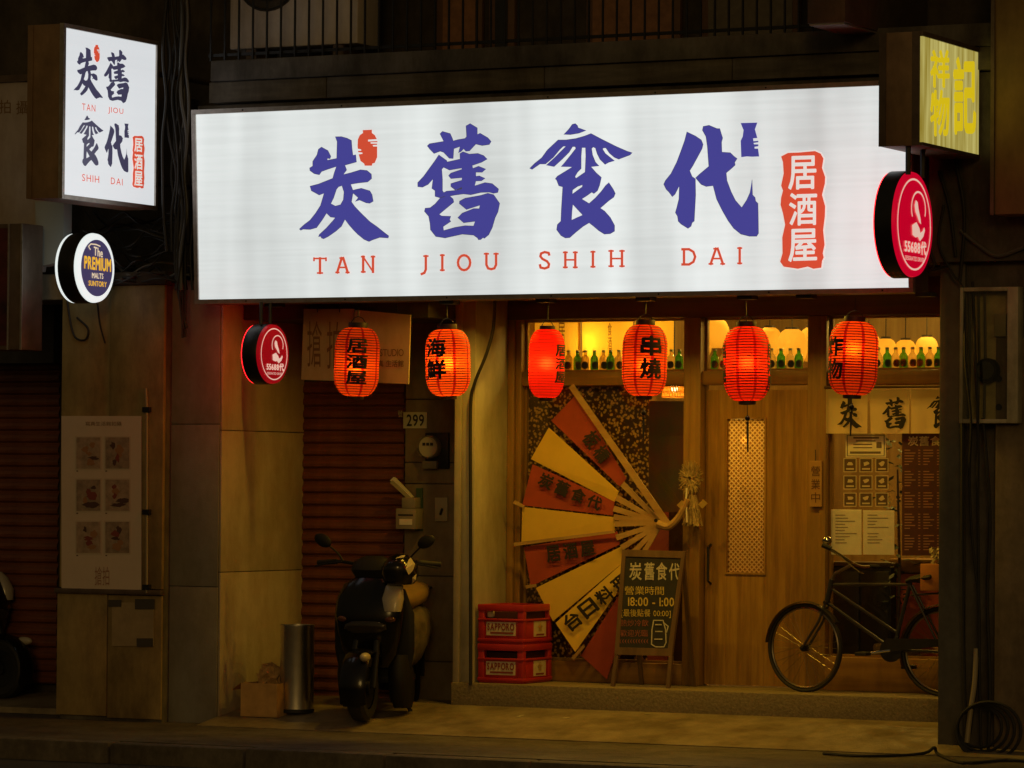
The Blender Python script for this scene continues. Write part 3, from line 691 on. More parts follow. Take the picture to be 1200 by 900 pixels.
for ch, a, b_, c, d in (('居', 630, 648, 668, 712), ('酒', 630, 722, 668, 795), ('屋', 630, 802, 668, 872)):
    text_on(MB(), ch, pq(a / 4, b_ / 4, c / 4, d / 4, lambda u, v: vs(u, v, .008), .1), 1).build('character', WHT, vt)
for tx, a, b_, c, d in (('TAN', 385, 488, 447, 520), ('JIOU', 507, 505, 578, 538), ('SHIH', 385, 820, 465, 853), ('DAI', 520, 835, 575, 866)):
    text_on(MB(), tx, pq(a / 4, b_ / 4, c / 4, d / 4, lambda u, v: vs(u, v, .005), .13), 0, gap=.2).build('letters', RED, vt)
for z in (zb + .2, zt - .2):
    MB().tube([(XV - .1, yb - .01, z), (XV - .1, -1.0, z), (XV - .1, -.45, z)], .02, 6).build('bracket', alu_dark, vt)

# ================================================================== ROUND SIGNS
def disc(name, label, uc, vc, hpx, X, depth, back, rim, group=None):
    c = PX(uc, vc, X); sc = FPX / (c - CAM).dot(FW); r = hpx / 2 / sc
    t = thing(name, label, 'sign', (c.x - depth / 2, c.y, c.z - r), group)
    n = 48
    MB().lathe([(r * .985, -depth + back), (r, -depth + back + .005), (r, -.025), (r * .985, -.02)], c, n, 'x').build('drum', rim, t, True)
    return t, c, r
def dface(t, c, r, m, x0, x1, name='face', k=1.0):
    return MB().lathe([(r * k, x0), (r * k * .985, x1)], c, 48, 'x').build(name, m, t, True)
def dmap(c, r, lift):      # unit disc (x right in picture = +Y, y up)
    return lambda x, y: Vector((c.x + lift, c.y + x * r, c.z + y * r))
def dtext(t, c, r, tx, x0, y0, x1, y1, m, bold=1, lift=.004, sl=0.0, name='lettering'):
    f = dmap(c, r, lift)
    q = [f(x0, y1 + sl * x0), f(x1, y1 + sl * x1), f(x1, y0 + sl * x1), f(x0, y0 + sl * x0)]
    return text_on(MB(), tx, q, bold).build(name, m, t)
DW = lit('disc_white', (0.93, 1.0, 0.98), 0.85)
navy = lit('disc_navy', (0.055, 0.045, 0.115), 0.9); gold = lit('disc_gold', (0.95, 0.55, 0.04), 0.8); cream = lit('disc_cream', (0.9, 0.75, 0.5), 0.8)
X1 = P(137, 314, -1.42).x
t, c, r = disc('beer_sign', 'small round navy and white beer sign on the clad pillar', 112, 314, 83, X1, .17, .02, black_metal)
dface(t, c, r * .985, DW, -.0195, 0.0); dface(t, c, r * .985, DW, -.17, -.1505, 'back_face')
for v_ in (1,):
    fo = MB().lathe([(r * .80, 0.0005), (r * .80, .004)], c + Vector((0, r * .05, 0)), 48, 'x').build('disc', navy, t)
cc = c + Vector((.004, r * .05, 0))
dtext(t, cc, r, 'The', -.20, .33, .26, .58, cream, 1, sl=-.10)
dtext(t, cc, r, 'PREMIUM', -.68, -.07, .70, .30, gold, 2, sl=-.02)
dtext(t, cc, r, 'MALTS', -.28, -.30, .30, -.14, cream, 1); dtext(t, cc, r, 'SUNTORY', -.45, -.52, .48, -.37, gold, 1)
strokes(MB(), [[(-.38, .50), (-.48, .58), (-.36, .66), (-.1, .66), (.12, .62)]], .035, lambda x, y, k: dmap(cc, r, .005 + .0002 * k)(x, y)).build('flourish', cream, t)
MB().tube([(c.x - .085, c.y + r * .9, c.z), (c.x - .085, -1.0, c.z + .02)], .018, 8).build('bracket', black_metal, t)
RF = lit('disc_red', (0.62, 0.0, 0.022), 0.8); RF2 = lit('disc_red_dim', (0.40, 0.002, 0.008), 0.6); PK = lit('disc_print', (0.95, 0.62, 0.50), 0.75)
def taxi(name, label, uc, vc, hpx, X, depth, fm, g):
    t, c, r = disc(name, label, uc, vc, hpx, X, depth, .0, black_metal, g)
    dface(t, c, r * .985, fm, -.0195, 0.0); dface(t, c, r * .985, lit('disc_back', (1, .01, .015), 5.0), -depth - .004, -depth - .001, 'back_face')
    f = dmap(c, r, .004)
    ring = [(.84 * math.cos(2 * math.pi * k / 48), .84 * math.sin(2 * math.pi * k / 48)) for k in range(49)]
    strokes(MB(), [ring], .035, lambda x, y, k: Vector((c.x + .002 + .00002 * k, c.y + x * r, c.z + y * r))).build('ring', PK, t)
    arc = [(.22 + .36 * math.cos(R(a)), .30 + .32 * math.sin(R(a))) for a in range(-20, 216, 12)]
    strokes(MB(), [arc], .035, lambda x, y, k: Vector((c.x + .002 + .00002 * k, c.y + x * r, c.z + y * r))).build('emblem_ring', PK, t)
    poly(MB(), [[(.0, .36), (.06, .46), (.16, .42), (.2, .3), (.3, .14), (.34, .02), (.24, .06), (.14, .16), (.04, .24)]], f).build('emblem', PK, t)
    poly(MB(), [[(-.12, -.02), (.1, .05), (.26, -.06), (.3, -.14), (.42, -.1), (.5, -.02), (.54, -.08), (.46, -.2), (.28, -.3), (.18, -.22), (.06, -.24), (-.1, -.2)]], f).build('emblem_hand', PK, t)
    dtext(t, c, r, '55688代駕'[:5] + '代', -.50, -.55, .62, -.29, PK, 2)
    dtext(t, c, r, 'DESIGNATED DRIVER'.replace('D', 'D'), -.46, -.68, .5, -.60, PK, 0)
    return t, c, r
XR1 = P(338, 415, -1.42).x
t, c, r = taxi('round_taxi_sign', 'dim red round sign hanging left of the lanterns by the pillar', 321, 415, 71, XR1, .13, RF2, 'round red taxi signs')
for dy in (-.06, .06):
    MB().tube([(c.x - .065, c.y + dy, c.z + r * .97), (c.x - .065, c.y + dy, SZ0 + .002)], .012, 6).build('hanger', black_metal, t)
XR2 = P(1097, 262, -1.75).x
t, c, r = taxi('round_taxi_sign', 'bright red round sign hanging under the yellow box sign', 1071, 263, 126, XR2, .13, RF, 'round red taxi signs')
c2_, r2_ = c, r
# ================================================================== YELLOW BOX SIGN, RIGHT
XY = P(1148, 110, -1.30).x
def ys(u, v, lift=.004): return PX(u, v, XY + lift)
yb = ys(1148, 110).y; yf = ys(1081, 110).y
zt = (ys(1081, 46).z + ys(1148, 58).z) / 2; zb = (ys(1081, 170).z + ys(1148, 178).z) / 2
yt = thing('yellow_box_sign', 'old yellow lightbox with faded yellow characters and rusty brown casing', 'sign', (XY - .14, (yf + yb) / 2, zb))
xw = P(1031, 110, yf).x
bx('casing', casem, yt, xw, XY - .014, yf, yb, zb - .02, zt + .03, .006)
bx('casing_band', alu_dark, yt, xw - .004, xw + .04, yf - .006, yf, zb - .02, zt + .03); bx('casing_band', alu_dark, yt, XY - .06, XY - .012, yf - .006, yf, zb - .02, zt + .03)
bx('rail', alu_dark, yt, XY - .013, XY + .008, yf, yb, zt + .001, zt + .03); bx('rail', alu_dark, yt, XY - .013, XY + .008, yf, yb, zb - .02, zb - .001)
def yface(nt, N, L):
    tc = N('ShaderNodeTexCoord'); n = N('ShaderNodeTexNoise'); n.inputs['Scale'].default_value = 4; n.inputs['Detail'].default_value = 6
    mp = N('ShaderNodeMapping'); mp.inputs['Scale'].default_value = (1, 5, .35); L(tc.outputs['Object'], mp.inputs[0]); L(mp.outputs[0], n.inputs['Vector'])
    cr = N('ShaderNodeValToRGB'); cr.color_ramp.elements[0].position = .35; cr.color_ramp.elements[1].position = .7
    cr.color_ramp.elements[0].color = (.34, .25, .03, 1); cr.color_ramp.elements[1].color = (.70, .62, .20, 1); L(n.outputs['Fac'], cr.inputs[0])
    e = N('ShaderNodeEmission'); L(cr.outputs[0], e.inputs[0]); e.inputs[1].default_value = .78; return e.outputs[0]
bx('face', shader_mat('aged_acrylic', yface), yt, XY - .012, XY, yf + .002, yb - .002, zb, zt)
YV = lit('yellow_vinyl', (.62, .46, .008), 1.0)
text_on(MB(), '祥', pq(1090, 58, 1113, 103, ys), 2).build('character', YV, yt); text_on(MB(), '物', pq(1090, 105, 1113, 160, ys), 2).build('character', YV, yt)
text_on(MB(), '記', pq(1117, 66, 1144, 158, ys), 2).build('character', YV, yt)
MB().tube([(XY - .1, c2_.y - .12, zb - .015), (XY - .1, c2_.y - .12, c2_.z + r2_ * .9)], .016, 6).build('hanger', black_metal, yt)
MB().tube([(XY - .1, c2_.y + .12, zb - .015), (XY - .1, c2_.y + .12, c2_.z + r2_ * .9)], .016, 6).build('hanger', black_metal, yt)
MB().tube([(XY - .1, yb - .01, zb + .1), (XY - .1, -.45, zb + .1)], .025, 6).build('bracket', alu_dark, yt)
MB().tube([(XY - .1, yb - .01, zt - .1), (XY - .1, -.45, zt - .1)], .025, 6).build('bracket', alu_dark, yt)
# unlit sign box above it and the brown board at the right edge
q0, q1 = P(946, 20, -1.9), P(990, 20, -1.9)
ub = thing('unlit_sign_box', 'unlit grey box sign seen from below at the top edge', 'sign', (q0.x, -1.9, P(960, 27, -1.9).z))
zq = P(960, 27, -1.9).z
bx('casing', alu_dark, ub, q0.x, q1.x, -1.9, -0.5, zq, zq + 1.2, .006)
bx('bottom_panel', alu, ub, q0.x + .01, q1.x - .01, -1.89, -0.5, zq - .012, zq - .002)
q0 = P(1165, 100, -1.5)
rb = thing('brown_sign_board', 'plain brown-yellow board sign cut off by the right edge', 'sign', (q0.x + .3, -1.5, P(1170, 252, -1.5).z))
bx('board', mat('ochre_board', (.24, .15, .045), .6, var=.25, scale=3, dirt=.4), rb, q0.x, q0.x + .9, -1.52, -1.3, P(1170, 252, -1.5).z, P(1170, 252, -1.5).z + 2.2, .01)
bx('edge_trim', alu_dark, rb, q0.x - .012, q0.x + .012, -1.53, -1.3, P(1170, 252, -1.5).z, P(1170, 252, -1.5).z + 2.2)
bx('bracket', alu_dark, rb, q0.x + .2, q0.x + .26, -1.3, -.45, 4.2, 4.26)

# ================================================================== RED PAPER LANTERNS
def lantern_paper(name, col, seam, tr=0.8):
    def b(nt, N, L):
        tc = N('ShaderNodeTexCoord'); g = N('ShaderNodeTexGradient'); g.gradient_type = 'RADIAL'; L(tc.outputs['Object'], g.inputs[0])
        a = N('ShaderNodeMath'); a.operation = 'MULTIPLY'; a.inputs[1].default_value = 8; L(g.outputs['Fac'], a.inputs[0])
        f = N('ShaderNodeMath'); f.operation = 'FRACT'; L(a.outputs[0], f.inputs[0])
        s = N('ShaderNodeMath'); s.operation = 'SUBTRACT'; s.inputs[1].default_value = .5; L(f.outputs[0], s.inputs[0])
        ab = N('ShaderNodeMath'); ab.operation = 'ABSOLUTE'; L(s.outputs[0], ab.inputs[0])
        cr = N('ShaderNodeValToRGB'); cr.color_ramp.elements[0].position = .40; cr.color_ramp.elements[1].position = .44
        cr.color_ramp.elements[0].color = (*col, 1); cr.color_ramp.elements[1].color = (*seam, 1); L(ab.outputs[0], cr.inputs[0])
        d = N('ShaderNodeBsdfDiffuse'); t = N('ShaderNodeBsdfTranslucent')
        dm = N('ShaderNodeMix'); dm.data_type = 'RGBA'; dm.blend_type = 'MULTIPLY'; dm.inputs[0].default_value = 1; dm.inputs[7].default_value = (.6, .4, .4, 1)
        L(cr.outputs[0], dm.inputs[6]); L(dm.outputs[2], d.inputs[0]); L(cr.outputs[0], t.inputs[0])
        mx = N('ShaderNodeMixShader'); mx.inputs[0].default_value = tr; L(d.outputs[0], mx.inputs[1]); L(t.outputs[0], mx.inputs[2])
        rf = N('ShaderNodeBsdfRefraction'); rf.inputs['IOR'].default_value = 1.4; rf.inputs['Roughness'].default_value = .8; L(cr.outputs[0], rf.inputs[0])
        m2 = N('ShaderNodeMixShader'); m2.inputs[0].default_value = .22; L(mx.outputs[0], m2.inputs[1]); L(rf.outputs[0], m2.inputs[2]); return m2.outputs[0]
    return shader_mat(name, b)
LP_O = lantern_paper('lantern_paper_orange', (.95, .105, .006), (.50, .006, .002))
LP_R = lantern_paper('lantern_paper_red', (.92, .042, .005), (.52, .007, .002))
LP_S = lantern_paper('lantern_silk_red', (.90, .030, .006), (.86, .027, .006))
rib_m = mat('rib_thread', (.09, .006, .004), .7)
LCAP = mat('lantern_cap', (.02, .012, .01), .5)
def lantern(uc, v0, v1, wpx, label, texts, paper_m, watt, cap=6, ribs=27, tassel=None, bulb=.5, Y=-1.45, bulbcol=(1, .62, .25), chars=22):
    c = P(uc, (v0 + v1) / 2, Y); sc = FPX / (c - CAM).dot(FW)
    Rr = wpx / 2 / sc; zt_, zb_ = P(uc, v0, Y).z, P(uc, v1, Y).z
    cx, cy = c.x, c.y
    t = thing('paper_lantern', label, 'lantern', (cx, cy, zb_), 'red paper lanterns under the sign')
    H = zt_ - zb_; caph = cap / sc; h0, h1 = 0.02, H - caph; rc = Rr * .42; rcb = Rr * .36
    endz = H * .27
    def rad(h):
        if h < h0 + endz: q = (h0 + endz - h) / endz; return rcb + (Rr - rcb) * math.sqrt(max(0, 1 - q * q)) ** 1.0
        if h > h1 - endz: q = (h - h1 + endz) / endz; return rc + (Rr - rc) * math.sqrt(max(0, 1 - q * q))
        return Rr
    prof = []; n = ribs * 3
    for i in range(n + 1):
        h = h0 + (h1 - h0) * i / n; k = (i % 3) / 3
        prof.append((max(rad(h), .01) * (1 + (.012 if i % 3 else 0)), h))
    base = Vector((cx, cy, zb_))
    MB().lathe(prof, base, 40, caps=False).build('paper_shade', paper_m, t, True)
    if ribs > 20:
        rb_ = MB()
        for i in range(1, ribs):
            h = h0 + (h1 - h0) * i / ribs; r_ = rad(h) * 1.004
            rb_.tube([base + Vector((r_ * math.cos(a * math.pi / 16), r_ * math.sin(a * math.pi / 16), h)) for a in range(32)], .0040 if ribs > 25 else .0018, 3, closed=True)
        rbo = rb_.build('rib_wires', rib_m, t); rbo['kind'] = 'stuff'
    MB().lathe([(rc * 1.02, h1 - .006), (rc * 1.05, h1), (rc * 1.05, H), (rc * .9, H)], base, 28, caps=False).build('top_ring', LCAP, t, True)
    MB().lathe([(rcb * .9, 0), (rcb * 1.05, .001), (rcb * 1.05, h0 + .008), (rcb * .9, h0 + .008)], base, 28, caps=False).build('bottom_ring', LCAP, t, True)
    hb = MB()
    hb.tube([base + Vector((-rc, 0, H - .01)), base + Vector((-rc * .5, 0, H + .03)), base + Vector((0, 0, H + .04)), base + Vector((rc * .5, 0, H + .03)), base + Vector((rc, 0, H - .01))], .003, 5)
    hb.tube([base + Vector((0, 0, H + .04)), base + Vector((0, 0, max(H + .06, SZ0 - zb_ - .02)))], .003, 5)
    hb.build('hanging_wire', black_metal, t)
    view = math.atan2(CAM.y - cy, CAM.x - cx)
    for tx, phi, vt0, ch, cw in texts:           # phi: degrees to the right of the line of sight
        for i, gch in enumerate(tx):
            gv, gf = line_of(gch, 2); ng = len(gv) // 9
            bm = bmesh.new(); w_, h_ = cw / sc, ch / sc
            zc_ = H - (vt0 - v0) / sc - (i + .5) * h_ * 1.12
            vv = [bm.verts.new(((x - .5) * w_, (y - .5) * h_, .00012 * (j // ng))) for j, (x, y) in enumerate(gv)]
            for fc_ in gf:
                try: bm.faces.new([vv[j] for j in fc_])
                except ValueError: pass
            for k in range(-7, 8):
                bmesh.ops.bisect_plane(bm, geom=bm.verts[:] + bm.edges[:] + bm.faces[:], plane_co=(k * w_ / 15, 0, 0), plane_no=(1, 0, 0))
            for k in range(-4, 5):
                bmesh.ops.bisect_plane(bm, geom=bm.verts[:] + bm.edges[:] + bm.faces[:], plane_co=(0, k * h_ / 9, 0), plane_no=(0, 1, 0))
            bm.verts.ensure_lookup_table(); mb = MB()
            for v_ in bm.verts: v_.index = -1
            bm.verts.index_update()
            vs_ = []
            for v_ in bm.verts:
                h = zc_ + v_.co.y; an = view + R(phi) + v_.co.x / Rr
                rr = rad(h) * 1.02 + .003 + v_.co.z
                vs_.append(base + Vector((rr * math.cos(an), rr * math.sin(an), h)))
            mb.add(vs_, [tuple(q.index for q in f_.verts) for f_ in bm.faces]); bm.free()
            mb.build('character', black_ink, t)
    ld = bpy.data.lights.new('bulb', 'POINT'); ld.energy = watt * .5; ld.color = bulbcol; ld.shadow_soft_size = .035
    lo = bpy.data.objects.new('bulb_light', ld); COL.objects.link(lo); lo.parent = t; lo.location = (0, 0, H * bulb)
    if tassel:
        ta = MB()
        k0, k1 = tassel
        ta.tube([base + Vector((0, 0, .002)), base - Vector((0, 0, k0 / sc))], .0025, 5)
        ta.ball(base - Vector((0, 0, (k0 + 2) / sc)), .016, .016, .018, 10, 8); ta.ball(base - Vector((0, 0, (k0 + 8) / sc)), .01, .01, .012, 8, 6)
        ta.tube([base - Vector((0, 0, (k0 + 9) / sc)), base - Vector((0, 0, (k0 + 14) / sc)), base - Vector((0, 0, k1 / sc))], [.006, .008, .005], 8)
        ta.build('tassel', black_metal, t, True)
    t.rotation_euler = (R(random.uniform(-2, 2)), R(random.uniform(-2.2, 2.2)), 0)
    return t
lantern(417, 378, 468, 52, 'orange-red paper lantern reading 居酒屋 in front of the cream studio banner', [('居酒屋', 0, 396, 16.5, 25)], LP_O, 3.2, bulb=.42)
lantern(526, 380, 468, 52, 'bright orange lantern reading 海鮮, second from the left', [('海鮮', -34, 395, 22.5, 27)], LP_O, 5.5, bulb=.48, bulbcol=(1, .72, .3))
lantern(640, 382, 470, 42, 'narrow smooth scarlet lantern, third from the left, without black ribs', [('居酒屋', 52, 403, 14, 19)], LP_S, 3.4, cap=4, ribs=25, bulb=.5)
lantern(755, 375, 468, 52, 'red paper lantern reading 串燒 in front of the middle transom bottles', [('串燒', 17, 393, 24, 26)], LP_O, 3.0, bulb=.42, tassel=(14, 48))
lantern(876, 377, 474, 54, 'red paper lantern hanging in front of the wooden door with a black tassel', [('居酒屋', 80, 403, 17, 22), ('串燒', -82, 400, 22, 22)], LP_R, 4.2, tassel=(14, 56))
lantern(998.5, 371, 467, 57, 'rightmost red lantern reading 炸物 above the cloth curtain', [('炸物', -50, 394, 24, 26)], LP_O, 3.2, bulb=.6, tassel=(8, 44))

# ================================================================== LAMPS INSIDE THE SHOP, ADDED LAMPS UNDER THE SOFFIT
def point(name, parent, loc, w, col, r=.04):
    ld = bpy.data.lights.new(name, 'POINT'); ld.energy = w; ld.color = col; ld.shadow_soft_size = r
    o = bpy.data.objects.new(name, ld); COL.objects.link(o); o.parent = parent; o.location = Vector(loc) - WL.get(parent.name, Vector()); return o
WARM = (1, .585, .10)
shade_m = paper('pale_shade', (.80, .62, .28), .7, (.92, .66, .22))
def pale(uc, vc, wpx, hpx, Y, label, watt):
    c = P(uc, vc, Y); sc = FPX / (c - CAM).dot(FW); r, h = wpx / 2 / sc, hpx / sc
    t = thing('pale_lantern', label, 'lantern', (c.x, c.y, c.z - h / 2), 'pale lanterns inside the shop')
    prof = [(r * (.45 + .55 * math.sin(math.pi * (i / 12)) ** .5), -h / 2 + h * i / 12) for i in range(13)]
    MB().lathe(prof, c, 20, caps=False).build('shade', shade_m, t, True)
    MB().lathe([(r * .46, h / 2), (r * .46, h / 2 + .015)], c, 16).build('cap', LCAP, t)
    MB().tube([c + Vector((0, 0, h / 2)), (c.x, c.y, 3.25)], .004, 5).build('cord', black_metal, t)
    point('bulb_light', t, c, watt, WARM, .03)
pale(838, 391, 34, 34, 1.7, 'pale lantern behind the left end of the door transom', .3)
pale(928, 407, 36, 42, 1.2, 'large pale lantern behind the right end of the door transom', .3)
pale(902, 404, 30, 40, 1.9, 'pale lantern half hidden by the red lantern at the door', .22)
pale(1038, 412, 26, 30, 1.6, 'small pale lantern behind the bottles beside the rightmost red lantern', .2)
pale(1061, 413, 26, 29, 1.7, 'pale lantern behind the bottles nearest the right pillar', .2)
pale(822, 402, 26, 34, 2.3, 'dim pale lantern deep behind the left end of the door transom', .15)
pale(951, 404, 30, 40, 2.2, 'pale lantern cut by the post right of the door transom', .2)
pale(1086, 411, 28, 32, 2.3, 'dim pale lantern deep inside at the right pillar', .2)
pale(1018, 408, 30, 34, 2.4, 'pale lantern mostly hidden by the rightmost red lantern', .2)
# wicker pendant
pc = P(790, 457, 1.2)
t = thing('wicker_pendant', 'glowing wicker pendant lamp seen through the window by the door post', 'lamp', (pc.x, pc.y, pc.z - .05))
wick = paper('wicker', (.62, .40, .12), .6, (.9, .55, .14))
wb = MB()
for i in range(26):
    a = 2 * math.pi * i / 26
    wb.tube([pc + Vector((.03 * math.cos(a), .03 * math.sin(a), .05)), pc + Vector((.075 * math.cos(a + .2), .075 * math.sin(a + .2), .02)), pc + Vector((.085 * math.cos(a + .4), .085 * math.sin(a + .4), -.05))], .005, 4)
for h, r_ in ((.05, .03), (.02, .077), (-.015, .086), (-.05, .086)):
    wb.tube([pc + Vector((r_ * math.cos(a * math.pi / 10), r_ * math.sin(a * math.pi / 10), h)) for a in range(20)], .005, 4, closed=True)
wb.build('wicker_shade', wick, t)
MB().ball(pc + Vector((0, 0, .01)), .025, .025, .03, 12, 8).build('bulb', lit('bulb_glow', (1, .75, .35), 4), t, True)
MB().tube([pc + Vector((0, 0, .05)), (pc.x, pc.y, 3.25)], .004, 5).build('cord', black_metal, t)
point('bulb_light', t, pc - Vector((0, 0, .03)), 3.5, WARM)
# ceiling lamps of the room
for k, (x_, y_, w_) in enumerate(((0.9, 1.9, 40), (2.3, 2.2, 48), (3.4, 1.6, 36), (1.5, 0.75, 22), (2.75, .8, 20))):
    t = thing('ceiling_lamp', ['round ceiling lamp deep in the room at the left', 'round ceiling lamp deep in the room at the centre', 'round ceiling lamp deep in the room at the right', 'round ceiling lamp just inside the fan window', 'round ceiling lamp just inside the right window'][k], 'lamp', (x_, y_, 3.17), 'ceiling lamps inside')
    MB().lathe([(.09, .0), (.10, .02), (.10, .08)], (x_, y_, 3.17), 20).build('housing', alu, t, True)
    MB().lathe([(.08, -.004), (.085, -.001)], (x_, y_, 3.17), 20).build('diffuser', lit('lamp_diffuser', (1, .7, .3), 3), t)
    point('lamp_light', t, (x_, y_, 3.10), w_, WARM, .08)
# unseen lamps added behind the big sign to light door, floor and pillar
for k, (u, where) in enumerate(((578, 'left of the narrow scarlet lantern'), (700, 'left of the 串燒 lantern'), (818, 'left of the door lantern'), (940, 'right of the door lantern'))):
    q = P(u, 360, -1.14)
    t = thing('sign_lamp', 'small lamp behind the lower edge of the big sign, ' + where, 'lamp', (q.x, -1.10, 2.90), 'lamps under the sign')
    bx('housing', black_metal, t, q.x - .06, q.x + .06, -1.14, -1.06, 2.905, 2.94, .006)
    bx('bracket', black_metal, t, q.x - .01, q.x + .01, -1.11, -1.09, 2.941, 3.02)
    bx('diffuser', lit('lamp_strip', (1, .75, .4), 1.5), t, q.x - .05, q.x + .05, -1.13, -1.07, 2.899, 2.904)
    ld = bpy.data.lights.new('lamp_light', 'AREA'); ld.shape = 'RECTANGLE'; ld.size = .1; ld.size_y = .06; ld.energy = 16.0; ld.color = (1, .565, .04)
    lo = bpy.data.objects.new('lamp_light', ld); COL.objects.link(lo); lo.parent = t; lo.location = (0, 0, -.006); lo.rotation_euler = (R(-20), 0, 0)
# lamp over the inside of the door
c = P(874, 515, .50)
t = thing('door_lamp', 'lamp glowing behind the top of the patterned door glass', 'lamp', c)
MB().ball(c, .04, .04, .045, 14, 10).build('bulb', lit('bulb_soft', (1, .7, .3), 1.5), t, True)
MB().tube([c + Vector((0, 0, .04)), (c.x, c.y, 3.25)], .005, 5).build('cord', black_metal, t)
point('lamp_light', t, c - Vector((0, .06, 0)), 3.2, WARM, .05)
# dark sheet added to dim the lit room seen by the door post
q = pq(748, 470, 812, 600, lambda u, v: P(u, v, .55))
o = wavy_dark = MB().slab(q, (0, .01, 0)).build('wall_hanging', mat('dark_hanging', (.13, .13, .045), .8, scale=5, col2=(.24, .09, .04)))
tag(o, 'dark green and brown hanging inside beside the door post', 'hanging')

# ================================================================== BEHIND THE TRANSOM: CLOTHS AND BOTTLES
cloth_y = paper('yellow_cloth', (.78, .50, .12), .75, (.95, .58, .09), .2)
def wavy(q, mb, nx=16, amp=.012, nz=4, waves=3.0, ph=0.0):
    o = len(mb.v)
    for j in range(nz + 1):
        for i in range(nx + 1):
            s, t_ = i / nx, j / nz; p = bil(q, s, t_)
            mb.v.append(p + Vector((0, math.sin(s * waves * 6.28 + ph) * amp * (1.2 - t_), 0)))
    w = nx + 1
    for j in range(nz):
        for i in range(nx): mb.f.append((o + j * w + i, o + j * w + i + 1, o + (j + 1) * w + i + 1, o + (j + 1) * w + i))
    return mb
for k, (u0, u1, Y) in enumerate(((606, 680, .50), (682, 742, .53), (744, 790, .50))):
    b = MB(); wavy(pq(u0, 362, u1, 441, lambda u, v: P(u, v, Y)), b, waves=1.5, ph=k)
    o = b.build('hanging_cloth', cloth_y); tag(o, ['yellow hanging cloth behind the narrow scarlet lantern', 'yellow hanging cloth between the scarlet and 串燒 lanterns', 'yellow hanging cloth behind the 串燒 lantern'][k], 'cloth', 'lit cloths behind the transom')
    if k < 2:
        text_on(MB(), '食酒' if k else '居', pq(u0 + 48 if not k else u0 + 30, 378, u0 + 56 if not k else u0 + 35, 400 if not k else 410, lambda u, v: P(u, v, Y - .03)), 0, vertical=True).build('lettering', mat('faded_ink', (.20, .08, .02), .8), o)
for k, (u, w_) in enumerate(((640, 2.6), (706, 3.4), (770, 2.6))):
    c = P(u, 402, .72)
    t = thing('cloth_lamp', ['bulb glowing behind the left yellow cloth', 'bulb glowing behind the middle yellow cloth', 'bulb glowing behind the right yellow cloth'][k], 'lamp', c, 'bulbs behind the cloths')
    MB().ball(c, .02, .02, .025, 12, 8).build('bulb', lit('bulb_glow', (1, .75, .35), 4), t, True)
    MB().tube([c + Vector((0, 0, .02)), (c.x, c.y, 3.25)], .004, 5).build('cord', black_metal, t)
    point('bulb_light', t, c + Vector((0, -.05, 0)), w_, WARM, .03)
def bottle_glass(name, col):
    def b(nt, N, L):
        t = N('ShaderNodeBsdfTranslucent'); t.inputs[0].default_value = (*col, 1)
        tr = N('ShaderNodeBsdfTransparent'); tr.inputs[0].default_value = (*col, 1)
        g = N('ShaderNodeBsdfGlossy'); g.inputs['Roughness'].default_value = .08
        a = N('ShaderNodeMixShader'); a.inputs[0].default_value = .62; L(t.outputs[0], a.inputs[1]); L(tr.outputs[0], a.inputs[2])
        w = N('ShaderNodeLayerWeight'); pw = N('ShaderNodeMath'); pw.operation = 'POWER'; pw.inputs[1].default_value = 4.0; L(w.outputs['Facing'], pw.inputs[0])
        f = N('ShaderNodeMath'); f.operation = 'MULTIPLY_ADD'; f.inputs[1].default_value = .7; f.inputs[2].default_value = .05; L(pw.outputs[0], f.inputs[0])
        mx = N('ShaderNodeMixShader'); L(f.outputs[0], mx.inputs[0]); L(a.outputs[0], mx.inputs[1]); L(g.outputs[0], mx.inputs[2]); return mx.outputs[0]
    return shader_mat(name, b)
BG = bottle_glass('green_bottle_glass', (.25, .55, .07)); BC = bottle_glass('clear_bottle_glass', (.85, .72, .40))
lab_m = mat('bottle_label', (.05, .08, .03), .7); lab_d = mat('bottle_label_dark', (.07, .05, .03), .7); capm = mat('bottle_cap', (.35, .40, .33), .4, metal=.4)
protos = {}
def bottle(kind):
    t = thing('bottle', '', 'bottle', (0, 0, 0))
    pr_ = [(.02, 0), (.028, .004), (.029, .085), (.0275, .098), (.018, .112), (.0125, .118), (.012, .138)]
    MB().lathe(pr_, n=14).build('glass_body', BG if kind == 'g' else BC, t, True)
    MB().lathe([(.0125, .138), (.0135, .139), (.0135, .150), (.0120, .152)], n=12).build('cap', capm, t, True)
    lb = MB(); n = 8
    for i in range(n):
        a0 = -math.pi / 2 + .4 + (i - n / 2) * .22; a1 = a0 + .22
        hh = [.03 * math.sqrt(max(0, 1 - ((j - n / 2) / (n / 2)) ** 2)) * .8 + .002 for j in (i, i + 1)]
        lb.add([(.0298 * math.cos(a0), .0298 * math.sin(a0), .048 - hh[0]), (.0298 * math.cos(a1), .0298 * math.sin(a1), .048 - hh[1]),
                (.0298 * math.cos(a1), .0298 * math.sin(a1), .048 + hh[1]), (.0298 * math.cos(a0), .0298 * math.sin(a0), .048 + hh[0])], [(0, 1, 2, 3)])
    lb.build('paper_label', lab_m if kind == 'g' else lab_d, t)
    return t
rows = [('left transom', [667, 677, 686.5, 696.5, 706.5, 716, 725.5, 786, 796.5], 'cgcgcgccg'),
        ('door transom', [838, 848, 905, 915.5, 925.5, 936], 'gccgcg'),
        ('right transom', [1029, 1039, 1049, 1059, 1070, 1080, 1090, 1100], 'cgcgcgcg')]
ordn = ['first', 'second', 'third', 'fourth', 'fifth', 'sixth', 'seventh', 'eighth', 'ninth']
ysh = FY1 + .045
